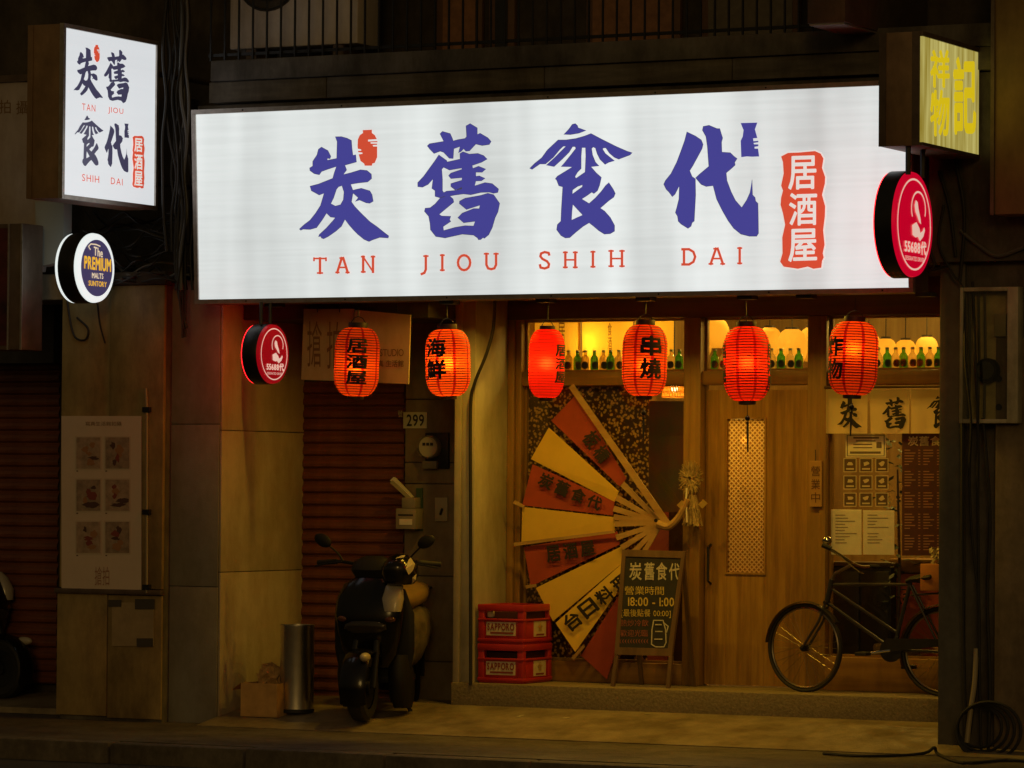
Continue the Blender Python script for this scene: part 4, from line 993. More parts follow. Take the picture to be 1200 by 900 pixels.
for rn, us, kinds in rows:
    for i, (u, kd) in enumerate(zip(us, kinds)):
        if kd not in protos: o = protos[kd] = bottle(kd)
        else: o = copy_tree(protos[kd])
        q = P(u, 425, ysh); o.location = (q.x, ysh + random.uniform(-.012, .012), ztr0 + .0015); o.rotation_euler.z = random.uniform(-.4, .4)
        o['label'] = '%s bottle on the %s shelf, %s visible from the left' % ('green' if kd == 'g' else 'clear amber', rn, ordn[i])
        o['category'] = 'bottle'; o['group'] = 'bottles on the transom shelves'

# ================================================================== WINDOW ON THE RIGHT: CURTAIN, NOTICES
noren_m = paper('noren_cloth', (.72, .60, .36), .45, (.85, .62, .28), .2)
nor = thing('noren_curtain', 'cream cloth half-curtain with black brush characters across the right window', 'curtain', P(1036, 508, -.075))
ymN = -.075
edges = [(968, 1017), (1019, 1066), (1068, 1118)]
for k, (a, b_) in enumerate(edges):
    mb = MB(); wavy(pq(a, 456, b_, 508, lambda u, v: P(u, v, ymN), -.0), mb, nx=20, amp=.015, nz=6, waves=1.6, ph=k * 1.7)
    mb.build('cloth_panel', noren_m, nor, True)
MB().tube([P(966, 454, ymN), P(1120, 453, ymN)], .008, 8).build('rod', dark_wood, nor)
nf = lambda u, v: P(u, v, ymN - .022)
for ch, a, b_, c, d in (('tan', 981, 466, 1010, 502), ('jiu', 1034, 465, 1062, 503), ('shi', 1086, 464, 1116, 502)):
    keys = dict(CH)[ch]
    al = [p for k in keys for l in pts(k) for p in l]
    a0, a1 = min(p[0] for p in al), max(p[0] for p in al); b0, b1 = min(p[1] for p in al), max(p[1] for p in al)
    mb = MB()
    for k in keys: poly(mb, pts(k), lambda x, y: nf(a + (x - a0) / (a1 - a0) * (c - a), b_ + (y - b0) / (b1 - b0) * (d - b_)))
    mb.build('character', black_ink, nor)
pap = mat('white_paper', (.80, .74, .60), .8, var=.1, scale=12); prn = mat('print_grey', (.16, .12, .09), .8); prw = mat('print_cream', (.58, .48, .32), .8)
YN = -.004                                  # just in front of the pane
def sheet(name, label, cat, u0, v0, u1, v1, m, Y=YN, th=.003, tilt=0, group=None):
    q = pq(u0, v0, u1, v1, lambda u, v: P(u, v, Y), tilt)
    t = thing(name, label, cat, (q[3] + q[2]) / 2, group)
    MB().slab(q, (0, th, 0)).build('sheet', m, t); return t
def print_lines(t, rects, m, Y, name='printed_lines'):
    mb = MB()
    for u0, v0, u1, v1 in rects: mb.quad(*pq(u0, v0, u1, v1, lambda u, v: P(u, v, Y)))
    o = mb.build(name, m, t); o['kind'] = 'stuff'; return o
t = sheet('certificate', 'framed pale certificate taped under the curtain', 'notice', 991, 508, 1038, 536, pap)
print_lines(t, [(1000, 512, 1030, 514), (1003, 516, 1026, 517.3), (1000, 520, 1022, 521.2), (1000, 524, 1022, 525), (996, 529, 1032, 531.5), (1027, 518, 1033, 525)], prn, YN - .002)
print_lines(t, [(992.5, 509.5, 1036.5, 510.3), (992.5, 533.8, 1036.5, 534.6), (992.5, 510.3, 993.3, 533.8), (1035.7, 510.3, 1036.5, 533.8)], prn, YN - .002, 'border')
ic = thing('icon_decal', 'nine square icon stickers in a grid on the right window', 'decal', P(1014, 594, YN))
icb = mat('decal_brown', (.10, .06, .03), .7)
for i in range(3):
    for j in range(3):
        u, v = 988.5 + j * 18.7, 537 + i * 20.2; w, h = 15.2, 16.3
        base_ = MB().slab(pq(u, v, u + w, v + h, lambda a, b: P(a, b, YN)), (0, .002, 0)).build('sticker', icb, ic)
        mb = MB(); f = lambda a, b: P(a, b, YN - .0015)
        for r_ in ((u, v, u + w, v + .9), (u, v + h - .9, u + w, v + h), (u, v + .9, u + .9, v + h - .9), (u + w - .9, v + .9, u + w, v + h - .9), (u + 3, v + 11.6, u + w - 3, v + 13.4)):
            mb.quad(*pq(*r_, f))
        cx_, cy_ = u + w / 2, v + 6.4
        poly(mb, [[(cx_ + (3.2 + .9 * math.sin(3 * a + i + 2 * j)) * math.cos(a), cy_ + (2.6 + .8 * math.cos(2 * a + j)) * math.sin(a)) for a in [k * math.pi / 8 for k in range(16)]]], f)
        mb.build('pictogram', prw, base_)
for k, (a, b_) in enumerate(((974, 1009.5), (1011.5, 1048))):
    t = sheet('paper_notice', ['left of the two white paper notices in plastic sleeves on the window', 'right of the two white paper notices, with a glossy sleeve'][k], 'notice', a, 597 + k, b_, 650, pap, tilt=.01, group='paper notices')
    print_lines(t, [(a + 5, 603 + i * 3.6, a + 5 + random.uniform(9, 25), 604.1 + i * 3.6) for i in range(10) if random.random() < .85], mat('print_faint', (.36, .30, .22), .8), YN - .002)
    bx('plastic_sleeve', glass_thin('clear_sleeve'), t, P(a, 620, YN).x, P(b_, 620, YN).x, YN - .006, YN - .005, P(a, 650, YN).z, P(a, 598, YN).z)
t = sheet('menu_board', 'tall dark red printed menu on the window edge by the pillar', 'menu', 1057, 508, 1112, 651, mat('menu_red', (.075, .022, .014), .5, var=.15, scale=6))
text_on(MB(), '炭舊食代', pq(1064, 511, 1116, 522.5, lambda u, v: P(u, v, YN - .002)), 1).build('lettering', prw, t)
rc_ = []
for blk in range(5):
    for i in range(6):
        for cx_ in (1060, 1082):
            v = 527 + blk * 25 + i * 3.3
            rc_.append((cx_, v, cx_ + random.uniform(5, 13), v + 1.2)); rc_.append((cx_ + 16, v, cx_ + 18.5, v + 1.2))
print_lines(t, rc_, mat('print_pink', (.34, .17, .12), .8), YN - .002)
# open-for-business plaque
q = pq(948.5, 540, 963, 594, lambda u, v: P(u, v, FY0 - .03))
t = thing('wooden_plaque', 'small wooden plaque reading 營業中 on the post right of the door', 'plaque', (q[3] + q[2]) / 2)
MB().slab(q, (0, .022, 0)).bevel(.003).build('board', wood('plaque_wood', (.50, .30, .10), (.36, .20, .06)), t)
for i, ch in enumerate('營業中'):
    text_on(MB(), ch, pq(950.5, 546 + i * 15.5, 961, 558 + i * 15.5, lambda u, v: P(u, v, FY0 - .032)), 0).build('character', mat('plaque_ink', (.09, .035, .012), .8), t)
MB().tube([P(955.5, 541, FY0 - .02), P(955.5, 527, FY0 - .003)], .003, 5).build('cord', black_metal, t)

# ================================================================== INSIDE: COUNTER, STOOLS, SHELVES
redc = mat('red_lacquer', (.60, .13, .085), .45, var=.15, scale=6)
q0, q1 = P(1046, 790, .5), P(1120, 790, .5)
t = thing('red_counter', 'red lacquered counter inside the right window behind the bicycle', 'counter', (q0.x + .4, .7, .296))
bx('front_panel', redc, t, q0.x, q0.x + .9, .5, .9, .297, P(1060, 672, .5).z, .01)
bx('counter_top', oak_h, t, q0.x - .02, q0.x + .95, .46, .95, P(1060, 671, .5).z, P(1060, 655, .5).z, .01)
q0, q1 = P(974, 700, .40), P(1044, 700, .40)
t = thing('dark_cabinet', 'low black cabinet inside the right window behind the bicycle frame', 'cabinet', ((q0.x + q1.x) / 2, .5, .296))
room_dark = mat('cabinet_black', (.022, .015, .010), .5, var=.3, scale=8)  # added black block, stands in for the dark of the room
zc0, zc1 = .3, P(1010, 664, .40).z
bx('body', room_dark, t, q0.x, q1.x, .40, .72, zc0, zc1, .006)
for k in range(2):
    xa_ = q0.x + .01 + k * (q1.x - q0.x) / 2
    bx('door', room_dark, t, xa_, xa_ + (q1.x - q0.x) / 2 - .02, .385, .399, zc0 + .03, zc1 - .03, .004)
bx('top', dark_wood, t, q0.x - .02, q1.x + .02, .37, .74, zc1 + .001, zc1 + .03, .005)
q = P(783, 560, .7)
t = thing('folding_screen', 'red and brown folding screen inside beside the door post', 'screen', (q.x, .8, .296))
for k, m_ in enumerate((redc, dark_wood, redc)):
    x_ = q.x - .22 + k * .17
    MB().hexa([(x_, .75 + .08 * (k % 2), .3), (x_, .77 + .08 * (k % 2), .3), (x_, .77 + .08 * (k % 2), 1.62 - .12 * k), (x_, .75 + .08 * (k % 2), 1.62 - .12 * k)],
              [(x_ + .165, .83 - .08 * (k % 2), .3), (x_ + .165, .85 - .08 * (k % 2), .3), (x_ + .165, .85 - .08 * (k % 2), 1.72 - .2 * k), (x_ + .165, .83 - .08 * (k % 2), 1.72 - .2 * k)]).build('leaf', m_, t)
# leafy plant behind the notices
leaf_m = mat('leaf', (.05, .08, .025), .6, var=.4, scale=20)
q = P(1052, 640, .35)
t = thing('potted_plant', 'dark leafy plant inside the window between notices and menu', 'plant', (q.x, .35, .296))
MB().lathe([(.10, 0), (.14, .02), (.16, .28), (.15, .3)], (q.x, .35, .297), 18).build('pot', mat('pot', (.12, .07, .04), .6), t, True)
MB().tube([(q.x, .35, .58), (q.x + .01, .36, 1.1), (q.x, .34, 1.75)], [.014, .011, .006], 6).build('stem', dark_wood, t)
lv = MB()
for i in range(150):
    z_ = random.uniform(.85, 1.95); a = random.uniform(0, 6.28); r_ = random.uniform(.02, .13)
    p = Vector((q.x + r_ * math.cos(a), .35 + r_ * math.sin(a), z_)); d = Vector((math.cos(a), math.sin(a), random.uniform(-.6, .6))).normalized() * random.uniform(.05, .09)
    n_ = Vector((-math.sin(a), math.cos(a), random.uniform(-.4, .4))) * .018
    lv.add([p, p + d * .5 + n_, p + d, p + d * .5 - n_], [(0, 1, 2, 3)])
o = lv.build('foliage', leaf_m, t); o['kind'] = 'stuff'

# ================================================================== GIANT PAPER FAN
fy = -0.13
def ff(u, v, d=0.0): return P(u, v, fy - d)
fan = thing('giant_fan', 'huge open folding fan of red and yellow panels leaning on the left window', 'fan', P(690, 800, fy))
fred = mat('fan_red', (.34, .05, .022), .75, var=.15, scale=7); fyel = mat('fan_yellow', (.80, .54, .07), .75, var=.08, scale=5)
panels = [(fred, (675, 462), (646, 493), (726, 570), (734, 561)), (fyel, (643, 501), (622, 538), (720, 588), (725, 576)), (fred, (624, 544), (612, 592), (718, 604), (720, 588)),
          (fyel, (612, 594), (611, 637), (720, 622), (720, 606)), (fred, (614, 641), (622, 687), (726, 638), (723, 623)), (fyel, (628, 689), (648, 728), (735, 655), (729, 640)),
          (fyel, (651, 730), (674, 764), (742, 668), (735, 655)), (fred, (681, 768), (711, 796), (750, 676), (743, 669))]
PIV = (769, 611)
for k, (m_, o0, o1, i1, i0) in enumerate(panels):
    d0, d1 = (.035, .004) if k % 2 else (.022, .034)
    MB().slab([ff(*o0, d0), ff(*i0, d0 * .5), ff(*i1, d1 * .5), ff(*o1, d1)], (0, .005, 0)).build('fan_panel', m_, fan)
def stick(a, b_, w0, w1, d, name='stick'):
    (ax, ay), (bx_, by_) = a, b_; l = math.hypot(bx_ - ax, by_ - ay); nx, ny = -(by_ - ay) / l, (bx_ - ax) / l
    MB().slab([ff(ax + nx * w0, ay + ny * w0, d), ff(bx_ + nx * w1, by_ + ny * w1, d), ff(bx_ - nx * w1, by_ - ny * w1, d), ff(ax - nx * w0, ay - ny * w0, d)], (0, .008, 0)).build(name, bamboo, fan)
stick((669, 452), (786, 620), 3.4, 4.0, .055, 'guard_stick')
for k, (a, b_) in enumerate((((728, 566), PIV), ((722, 583), PIV), ((719, 596), PIV), ((719, 606), PIV), ((720, 614), PIV), ((722, 630), PIV), ((728, 642), PIV), ((735, 655), PIV), ((742, 668), PIV))):
    stick(a, (b_[0] + 6, b_[1] + 2), 3.4, 2.2, .012 + .004 * k)
for a, b_ in (((602, 588), (614, 594)), ((602, 638), (720, 623)), ((616, 688), (628, 686)), ((671, 772), (684, 757))): stick(a, b_, 2.0, 1.6, .05, 'stick_end')
fi = mat('fan_ink', (.02, .014, .01), .8)
def ftext(tx, p0, p1, h0, h1, side, d=.048):
    """characters along the segment p0 -> p1; side +1 puts the height to the upper side"""
    n = len(tx)
    for i, ch in enumerate(tx):
        s0, s1 = (i + .08) / n, (i + .92) / n
        a = (p0[0] + (p1[0] - p0[0]) * s0, p0[1] + (p1[1] - p0[1]) * s0); b_ = (p0[0] + (p1[0] - p0[0]) * s1, p0[1] + (p1[1] - p0[1]) * s1)
        l = math.hypot(p1[0] - p0[0], p1[1] - p0[1]); nx, ny = (p1[1] - p0[1]) / l, -(p1[0] - p0[0]) / l
        h_a, h_b = h0 + (h1 - h0) * s0, h0 + (h1 - h0) * s1
        text_on(MB(), ch, [ff(a[0] + nx * h_a, a[1] + ny * h_a, d), ff(b_[0] + nx * h_b, b_[1] + ny * h_b, d), ff(*b_, d), ff(*a, d)], 2).build('character', fi, fan)
def ftextd(tx, p0, p1, h0, h1, d=.048): ftext(tx, p0, p1, h0, h1, 1, d)
ftextd('板橋', (679, 513), (704, 546), 21, 18)
ftextd('炭舊食代', (627, 568), (703, 600), 18, 16)
ftextd('居酒屋', (640, 660), (700, 650), 20, 18)
ftextd('台日料理', (668, 743), (742, 682), 21, 17, d=.045)
hd = spline([ff(771, 614, .05), ff(783, 617, .05), ff(793, 609, .05), ff(800, 598, .05), ff(806, 585, .05)], 5)
MB().tube(hd, [.028 - .008 * i / len(hd) for i in range(len(hd))], 8).build('rope_handle', bamboo, fan, True)
MB().lathe([(.012, -.01), (.012, .01)], ff(769, 610, .065), 12, 'y').build('rivet', black_metal, fan)
# straw ornament
sc_ = P(810, 566, -.12)
t = thing('straw_ornament', 'straw rope wreath with tassel and gold paper on the door post', 'ornament', P(811, 615, -.12))
straw = mat('straw', (.46, .34, .15), .85, var=.35, scale=40)
sb = MB()
for i in range(520):
    a = random.uniform(0, 6.28); r0, r1 = .015, random.uniform(.06, .125); t0 = a + random.uniform(-.5, .5)
    p0_ = sc_ + Vector((r0 * math.cos(a) * .8, random.uniform(-.03, .03), r0 * math.sin(a) + .03)); p1_ = sc_ + Vector((r1 * math.cos(t0) * .72, random.uniform(-.045, .03), r1 * math.sin(t0) + .03))
    sb.tube([p0_, p1_], [.0035, .0015], 4)
sb.tube([sc_ + Vector((.05 * math.cos(k * .314), -.01, .05 * math.sin(k * .314) + .03)) for k in range(20)], .013, 8, closed=True)
o = sb.build('wreath', straw, t); o['kind'] = 'stuff'
sb = MB()
for i in range(90):
    x_ = random.uniform(-.03, .03); sp_ = x_ * 2.1
    sb.tube([sc_ + Vector((x_ * .6 + .015, random.uniform(-.03, .02), -.08)), sc_ + Vector((x_ + .02, random.uniform(-.045, .02), -.17)), sc_ + Vector((sp_ + .02, random.uniform(-.05, .02), -.27 - random.uniform(0, .02)))], .003, 4)
o = sb.build('tassel', straw, t); o['kind'] = 'stuff'
gp = mat('gold_paper', (.75, .50, .12), .35, metal=.6)
for du, dv in ((-12, 24), (13, 23)):
    f = lambda u, v: P(u, v, -.18)
    MB().slab([f(810 + du - 5, 566 + dv + 2), f(810 + du + 1, 566 + dv - 4), f(810 + du + 6, 566 + dv + 1), f(810 + du, 566 + dv + 7)], (0, .004, 0)).build('gold_paper', gp, t)
MB().tube([P(805, 572, -.18), P(804, 585, -.185), P(805, 612, -.185)], .006, 6).build('white_cord', pap, t)

# ================================================================== CHALKBOARD A-FRAME
zst = .2985
def cb(u, v, d=0.0):          # plane of the board leaning back
    return PL(u, v, Vector((0, -.46 - d, zst)), Vector((0, 1, -.17)).normalized())
ch_ = thing('chalkboard_sign', 'wooden A-frame chalkboard with opening hours standing before the fan', 'sign', P(752, 804, -.4))
cw = wood('chalk_frame', (.20, .125, .05), (.12, .07, .026))
def cbar(a, b_, c, d): MB().slab([cb(*a), cb(*b_), cb(*c), cb(*d)], (0, .025, 0)).build('frame_bar', cw, ch_)
TL, TR, BR, BL = (729, 644), (803, 646), (787, 769), (720, 767)
iTL, iTR, iBR, iBL = (733, 652), (798, 654), (782.5, 760), (725.5, 758.5)
cbar(TL, TR, iTR, iTL); cbar(iBL, iBR, BR, BL); cbar(TL, iTL, iBL, BL); cbar(iTR, TR, BR, iBR)
MB().slab([cb(*iTL, -.006), cb(*iTR, -.006), cb(*iBR, -.006), cb(*iBL, -.006)], (0, .008, 0)).build('slate', mat('slate', (.022, .021, .018), .8, var=.3, scale=15), ch_)
def leg(a, b_, m=cw, w=3.0):
    MB().slab([a + Vector((-.012, 0, 0)), a + Vector((.014, 0, 0)), b_ + Vector((.014, 0, 0)), b_ + Vector((-.012, 0, 0))], (0, .022, 0)).build('leg', m, ch_)
for u0, v0, u1 in ((722, 768, 717), (785.5, 769, 782)):
    a = cb(u0, v0); b_ = cb(u1, 806); b_.z = zst + .001; leg(a, b_)
for u0, v0 in ((736, 650), (797, 652)):
    a = cb(u0, v0) + Vector((0, .03, 0)); b_ = Vector((a.x + .02, -.14, zst + .001)); leg(a, b_)
def chm(n, c): return mat('chalk_' + n, c, .9, var=.3, scale=60)
def ctext(tx, u0, v0, u1, v1, m, bold=0, sl=.0): text_on(MB(), tx, pq(u0, v0, u1, v1, lambda u, v: cb(u, v, -.004), sl), bold).build('lettering', m, ch_)
CW, CY, CP = chm('white', (.50, .47, .40)), chm('yellow', (.58, .44, .10)), chm('pink', (.30, .09, .06))
ctext('炭', 737.5, 659, 752, 680, CW, 1); ctext('舊', 755, 659, 767, 680, CW, 1); ctext('食', 769, 659, 782, 680, CW, 1); ctext('代', 784, 660, 796.5, 680, CW, 1)
ctext('營業時間', 732, 687, 778, 697, CY, 0, .01); ctext('18:00 - 1:00', 736, 700, 790, 710.5, CY, 1, .01); ctext('[最後點餐 00:00]', 728, 714, 786, 724, CY, 0, .01)
ctext('熱炒冷飲', 727, 726, 760, 734, CP); ctext('歡迎光臨', 727, 738, 759, 746, CP); ctext('(((((((((((', 726, 749, 760, 754, CP)
strokes(MB(), [[(766, 727), (764, 738), (763.5, 755), (768, 758), (778, 758), (780.5, 753), (780, 738), (777, 727), (766, 727)], [(778, 730), (783, 734), (781, 741)], [(768, 732), (775, 732)], [(768, 740), (776, 740)], [(767, 749), (776, 749)]], 1.3,
        lambda u, v, k: cb(u, v, -.003 + .0002 * (k % 20))).build('jug_drawing', CW, ch_)

# ================================================================== BEER CRATES
crate_m = mat('crate_plastic', (.42, .022, .018), .4, var=.12, scale=6)
X0 = P(560, 790, -.53).x; CWd, CD, CHt = .34, .43, .262
lab = mat('crate_label', (.62, .52, .36), .7, var=.15, scale=30); dk = mat('crate_inside', (.05, .006, .005), .7)
cred = mat('crate_print', (.22, .03, .02), .7)
for k in range(2):
    z0 = zst + .001 + k * (CHt + .002)
    y0, y1 = -.53, -.53 + CD; x0, x1 = X0, X0 + CWd
    t = thing('beer_crate', ['red plastic beer crate at the bottom of the stack by the grey wall', 'red plastic beer crate on top of the stack by the grey wall'][k], 'crate', (x0 + CWd / 2, y0 + CD / 2, z0), 'stacked beer crates')
    def cb_(n, m, *a, bev=.004): return bx(n, m, t, *a, bev)
    cb_('base', crate_m, x0 + .004, x1 - .004, y0 + .004, y1 - .004, z0, z0 + .02)
    for (px, py) in ((x0, y0), (x1 - .045, y0), (x0, y1 - .045), (x1 - .045, y1 - .045)):
        cb_('corner_post', crate_m, px, px + .045, py, py + .045, z0 + .012, z0 + CHt - .004)
    for za, zb_ in ((z0 + .012, z0 + .035), (z0 + CHt * .58, z0 + CHt * .64), (z0 + CHt - .045, z0 + CHt)):
        cb_('rim', crate_m, x0 - .004, x1 + .004, y0 - .004, y0 + .02, za, zb_); cb_('rim', crate_m, x1 - .02, x1 + .0045, y0 + .021, y1, za, zb_)
        cb_('rim', crate_m, x0 - .0045, x0 + .02, y0 + .021, y1, za, zb_); cb_('rim', crate_m, x0 + .021, x1 - .021, y1 - .02, y1 + .002, za, zb_)
    cb_('wall_panel', crate_m, x0 + .046, x1 - .046, y0 + .006, y0 + .014, z0 + .036, z0 + CHt * .58)
    cb_('wall_panel', crate_m, x1 - .014, x1 - .006, y0 + .046, y1 - .046, z0 + .036, z0 + CHt * .58)
    cb_('divider', dk, x0 + .03, x1 - .03, y0 + .06, y1 - .03, z0 + .03, z0 + CHt - .05)
    a = MB().slab([(x0 + .06, y0 + .003, z0 + .055), (x1 - .06, y0 + .003, z0 + .055), (x1 - .06, y0 + .003, z0 + .145), (x0 + .06, y0 + .003, z0 + .145)], (0, .003, 0)).build('label_plate', lab, t)
    q = [Vector((x0 + .068, y0 + .001, z0 + .137)), Vector((x1 - .068, y0 + .001, z0 + .137)), Vector((x1 - .068, y0 + .001, z0 + .088)), Vector((x0 + .068, y0 + .001, z0 + .088))]
    text_on(MB(), 'SAPPORO', q, 2).build('lettering', cred, a)
    MB().quad((x0 + .09, y0 + .001, z0 + .066), (x1 - .075, y0 + .001, z0 + .066), (x1 - .075, y0 + .001, z0 + .078), (x0 + .09, y0 + .001, z0 + .078)).build('small_print', cred, a)
    ym = (y0 + y1) / 2
    a = MB().slab([(x1 - .003, ym - .05, z0 + .045), (x1 - .003, ym + .13, z0 + .045), (x1 - .003, ym + .13, z0 + .148), (x1 - .003, ym - .05, z0 + .148)], (-.003, 0, 0)).build('label_plate', lab, t)
    star = [(ym + .04 + (.04 if j % 2 == 0 else .017) * math.sin(j * math.pi / 5), z0 + .105 + (.036 if j % 2 == 0 else .015) * math.cos(j * math.pi / 5)) for j in range(10)]
    poly(MB(), [star], lambda a_, b_: Vector((x1 - .001, a_, b_))).build('star_emblem', gp, a)
    MB().quad((x1 - .001, ym - .02, z0 + .053), (x1 - .001, ym + .10, z0 + .053), (x1 - .001, ym + .10, z0 + .064), (x1 - .001, ym - .02, z0 + .064)).build('small_print', cred, a)
    if k == 1:
        bx('cap_label', lab, t, x0 + .05, x0 + .1, y0 + .03, y0 + .05, z0 + .172, z0 + .225, .01)

# ================================================================== SCOOTERS
paint_black = mat('scooter_black', (.005, .0045, .004), .16, spec=.4)
plastic_black = mat('scooter_plastic', (.010, .0095, .009), .55, spec=.3)
white_paint = mat('scooter_white', (.45, .40, .32), .3, coat=.4)
tan_seat = mat('seat_vinyl', (.30, .19, .065), .5, var=.15, scale=12)
chrome = mat('chrome', (.6, .6, .6), .12, metal=1)
def ring_loft(secs, n=20, ex=2.6):
    """secs: (f, z, half width, half height, tilt) superellipse rings across the machine's axis"""
    mb = MB()
    for (f, z, w, h) in secs:
        for k in range(n):
            a = 2 * math.pi * k / n; c_, s_ = math.cos(a), math.sin(a)
            mb.v.append(Vector((math.copysign(abs(c_) ** (2 / ex), c_) * w, f, z + math.copysign(abs(s_) ** (2 / ex), s_) * h)))
    for i in range(len(secs) - 1):
        for k in range(n): mb.f.append((i * n + k, i * n + (k + 1) % n, (i + 1) * n + (k + 1) % n, (i + 1) * n + k))
    mb.f.append(tuple(range(n - 1, -1, -1))); mb.f.append(tuple((len(secs) - 1) * n + k for k in range(n))); return mb
def flat_loft(secs, n=22, ex=2.4):
    """secs up the z axis: (z, f, half width, half depth)"""
    mb = MB()
    for (z, f, w, d) in secs:
        for k in range(n):
            a = 2 * math.pi * k / n; c_, s_ = math.cos(a), math.sin(a)
            mb.v.append(Vector((math.copysign(abs(c_) ** (2 / ex), c_) * w, f + math.copysign(abs(s_) ** (2 / ex), s_) * d, z)))
    for i in range(len(secs) - 1):
        for k in range(n): mb.f.append((i * n + k, i * n + (k + 1) % n, (i + 1) * n + (k + 1) % n, (i + 1) * n + k))
    mb.f.append(tuple(range(n - 1, -1, -1))); mb.f.append(tuple((len(secs) - 1) * n + k for k in range(n))); return mb
def scooter(label, base, fwd, front, stripe, rear, seat, wb=1.05, sx=1.0, sy=1.0, sz=1.0):
    fwd = Vector(fwd).normalized(); side = Vector((fwd.y, -fwd.x, 0))
    base = Vector(base)
    t = thing('motor_scooter', label, 'scooter', base, 'parked scooters')
    W = lambda p: base + side * (p.x * sx) + fwd * (p.y * sy) + Vector((0, 0, p.z * sz))
    def put(name, mb, m, parent=None, smooth=True): return mb.xf(W).build(name, m, parent or t, smooth)
    r = .215
    for f in (wb / 2, -wb / 2):
        w = put('wheel', MB().lathe([(r * .62, -.042), (r * .86, -.05), (r * .97, -.035), (r, 0), (r * .97, .035), (r * .86, .05), (r * .62, .042)], (0, f, r), 28, 'x', caps=False), black_rub)
        put('rim', MB().lathe([(.02, -.03), (r * .6, -.036), (r * .64, -.02), (r * .64, .02), (r * .6, .036), (.02, .03)], (0, f, r), 24, 'x', caps=False), black_metal, w)
        put('hub', MB().lathe([(.045, -.05), (.045, .05)], (0, f, r), 14, 'x'), black_metal, w)
    F = wb / 2
    for s in (-.065, .065): put('fork', MB().tube([(s, F, r), (s, F - .06, .42), (s * .8, F - .13, .62)], .018, 8), black_metal)
    # front mudguard
    fe = MB(); n = 9
    for i in range(n):
        a = R(-25 + 150 * i / (n - 1)); rr = r + .03
        for j, (x_, q) in enumerate(((-.075, .93), (-.055, 1.0), (0, 1.04), (.055, 1.0), (.075, .93))):
            fe.v.append(Vector((x_, F + rr * q * math.cos(a), r + rr * q * math.sin(a))))
    for i in range(n - 1):
        for j in range(4): fe.f.append((i * 5 + j, i * 5 + j + 1, (i + 1) * 5 + j + 1, (i + 1) * 5 + j))
    put('mudguard', fe, front)
    put('mudguard_trim', MB().ball((-.055, F + .15, r + .2), .028, .07, .03), stripe)
    # apron, nose
    put('apron', flat_loft([(.34, F - .21, .115, .05), (.42, F - .19, .155, .075), (.55, F - .16, .185, .10), (.68, F - .15, .200, .105), (.78, F - .17, .195, .09), (.87, F - .2, .16, .07), (.92, F - .22, .09, .04)]), front)
    put('leg_shield', flat_loft([(.24, F - .30, .20, .025), (.45, F - .28, .235, .03), (.68, F - .27, .235, .03), (.84, F - .27, .18, .02)]), plastic_black)
    put('headlight', flat_loft([(.555, F - .075, .07, .012), (.585, F - .064, .125, .02), (.615, F - .060, .12, .02), (.64, F - .064, .07, .012)]), mat('smoked_lens', (.03, .025, .02), .15))
    for s in (-1, 1):
        put('indicator', MB().ball((s * .135, F - .085, .65), .035, .03, .022), mat('amber_lens', (.10, .035, .01), .2))
    put('side_stripe', flat_loft([(.70, F - .145, .05, .055), (.78, F - .155, .062, .062), (.86, F - .19, .05, .045), (.90, F - .21, .02, .02)]).xf(lambda p: (p.x - .145, p.y + .035, p.z)), stripe)
    # steering head
    hz = .98
    put('handlebar_cover', flat_loft([(.90, F - .24, .10, .06), (.96, F - .23, .13, .08), (1.02, F - .24, .11, .065), (1.05, F - .25, .05, .03)]), plastic_black)
    put('handlebar', MB().tube(spline([(-.34, F - .36, hz + .02), (-.2, F - .28, hz + .03), (0, F - .25, hz), (.2, F - .28, hz + .03), (.34, F - .36, hz + .02)], 5), .011, 8), black_metal)
    for s in (-1, 1):
        put('grip', MB().tube([(s * .235, F - .295, hz + .03), (s * .36, F - .37, hz + .02)], .018, 10), black_rub)
        put('brake_lever', MB().tube([(s * .19, F - .24, hz + .03), (s * .26, F - .24, hz + .02), (s * .36, F - .30, hz)], .006, 6), black_metal)
        m_ = put('mirror_stem', MB().tube(spline([(s * .19, F - .27, hz + .03), (s * .22, F - .28, hz + .08), (s * .28, F - .26, hz + .14)], 4), .006, 6), black_metal)
        put('mirror', MB().ball((0, 0, 0), .058, .018, .038).xf(lambda p: (p.x * .85 - s * p.z * .35 + s * .305, p.y + F - .25, p.z + s * p.x * .45 + hz + .165)), plastic_black, m_)
        put('mirror_glass', MB().ball((0, 0, 0), .050, .004, .031).xf(lambda p: (p.x * .85 - s * p.z * .35 + s * .305, p.y + F - .268, p.z + s * p.x * .45 + hz + .165)), chrome, m_)
    # floorboard, rear body, seat
    put('footboard', MB().box(-.15, .15, -.18, F - .27, .24, .29).bevel(.015), plastic_black)
    put('rear_body', ring_loft([(-.12, .46, .10, .17), (-.16, .50, .155, .22), (-.30, .53, .175, .22), (-.48, .58, .165, .17), (-.64, .62, .12, .11), (-.74, .65, .06, .05)]), rear)
    put('seat', ring_loft([(-.04, .74, .07, .03), (-.08, .76, .12, .06), (-.22, .77, .15, .08), (-.42, .79, .155, .08), (-.56, .81, .13, .07), (-.66, .82, .07, .03)]), seat)
    for s in (-1, 1): put('lower_fairing', flat_loft([(.08, F - .36, .045, .10), (.16, F - .34, .06, .15), (.30, F - .31, .065, .14), (.42, F - .28, .05, .08)]).xf(lambda p: (p.x + s * .15, p.y, p.z)), plastic_black)
    put('bag', MB().ball((.02, F - .40, .52), .15, .10, .16), plastic_black)
    put('engine_case', MB().box(-.02, .10, -wb / 2 - .05, -.2, .17, .32).bevel(.03), black_metal)
    put('muffler', MB().tube([(.12, -.3, .22), (.14, -.45, .24), (.14, -.78, .31)], [.03, .05, .045], 12), alu)
    put('tail_light', MB().ball((0, -.76, .64), .06, .025, .03), mat('tail_lens', (.25, .01, .01), .15))
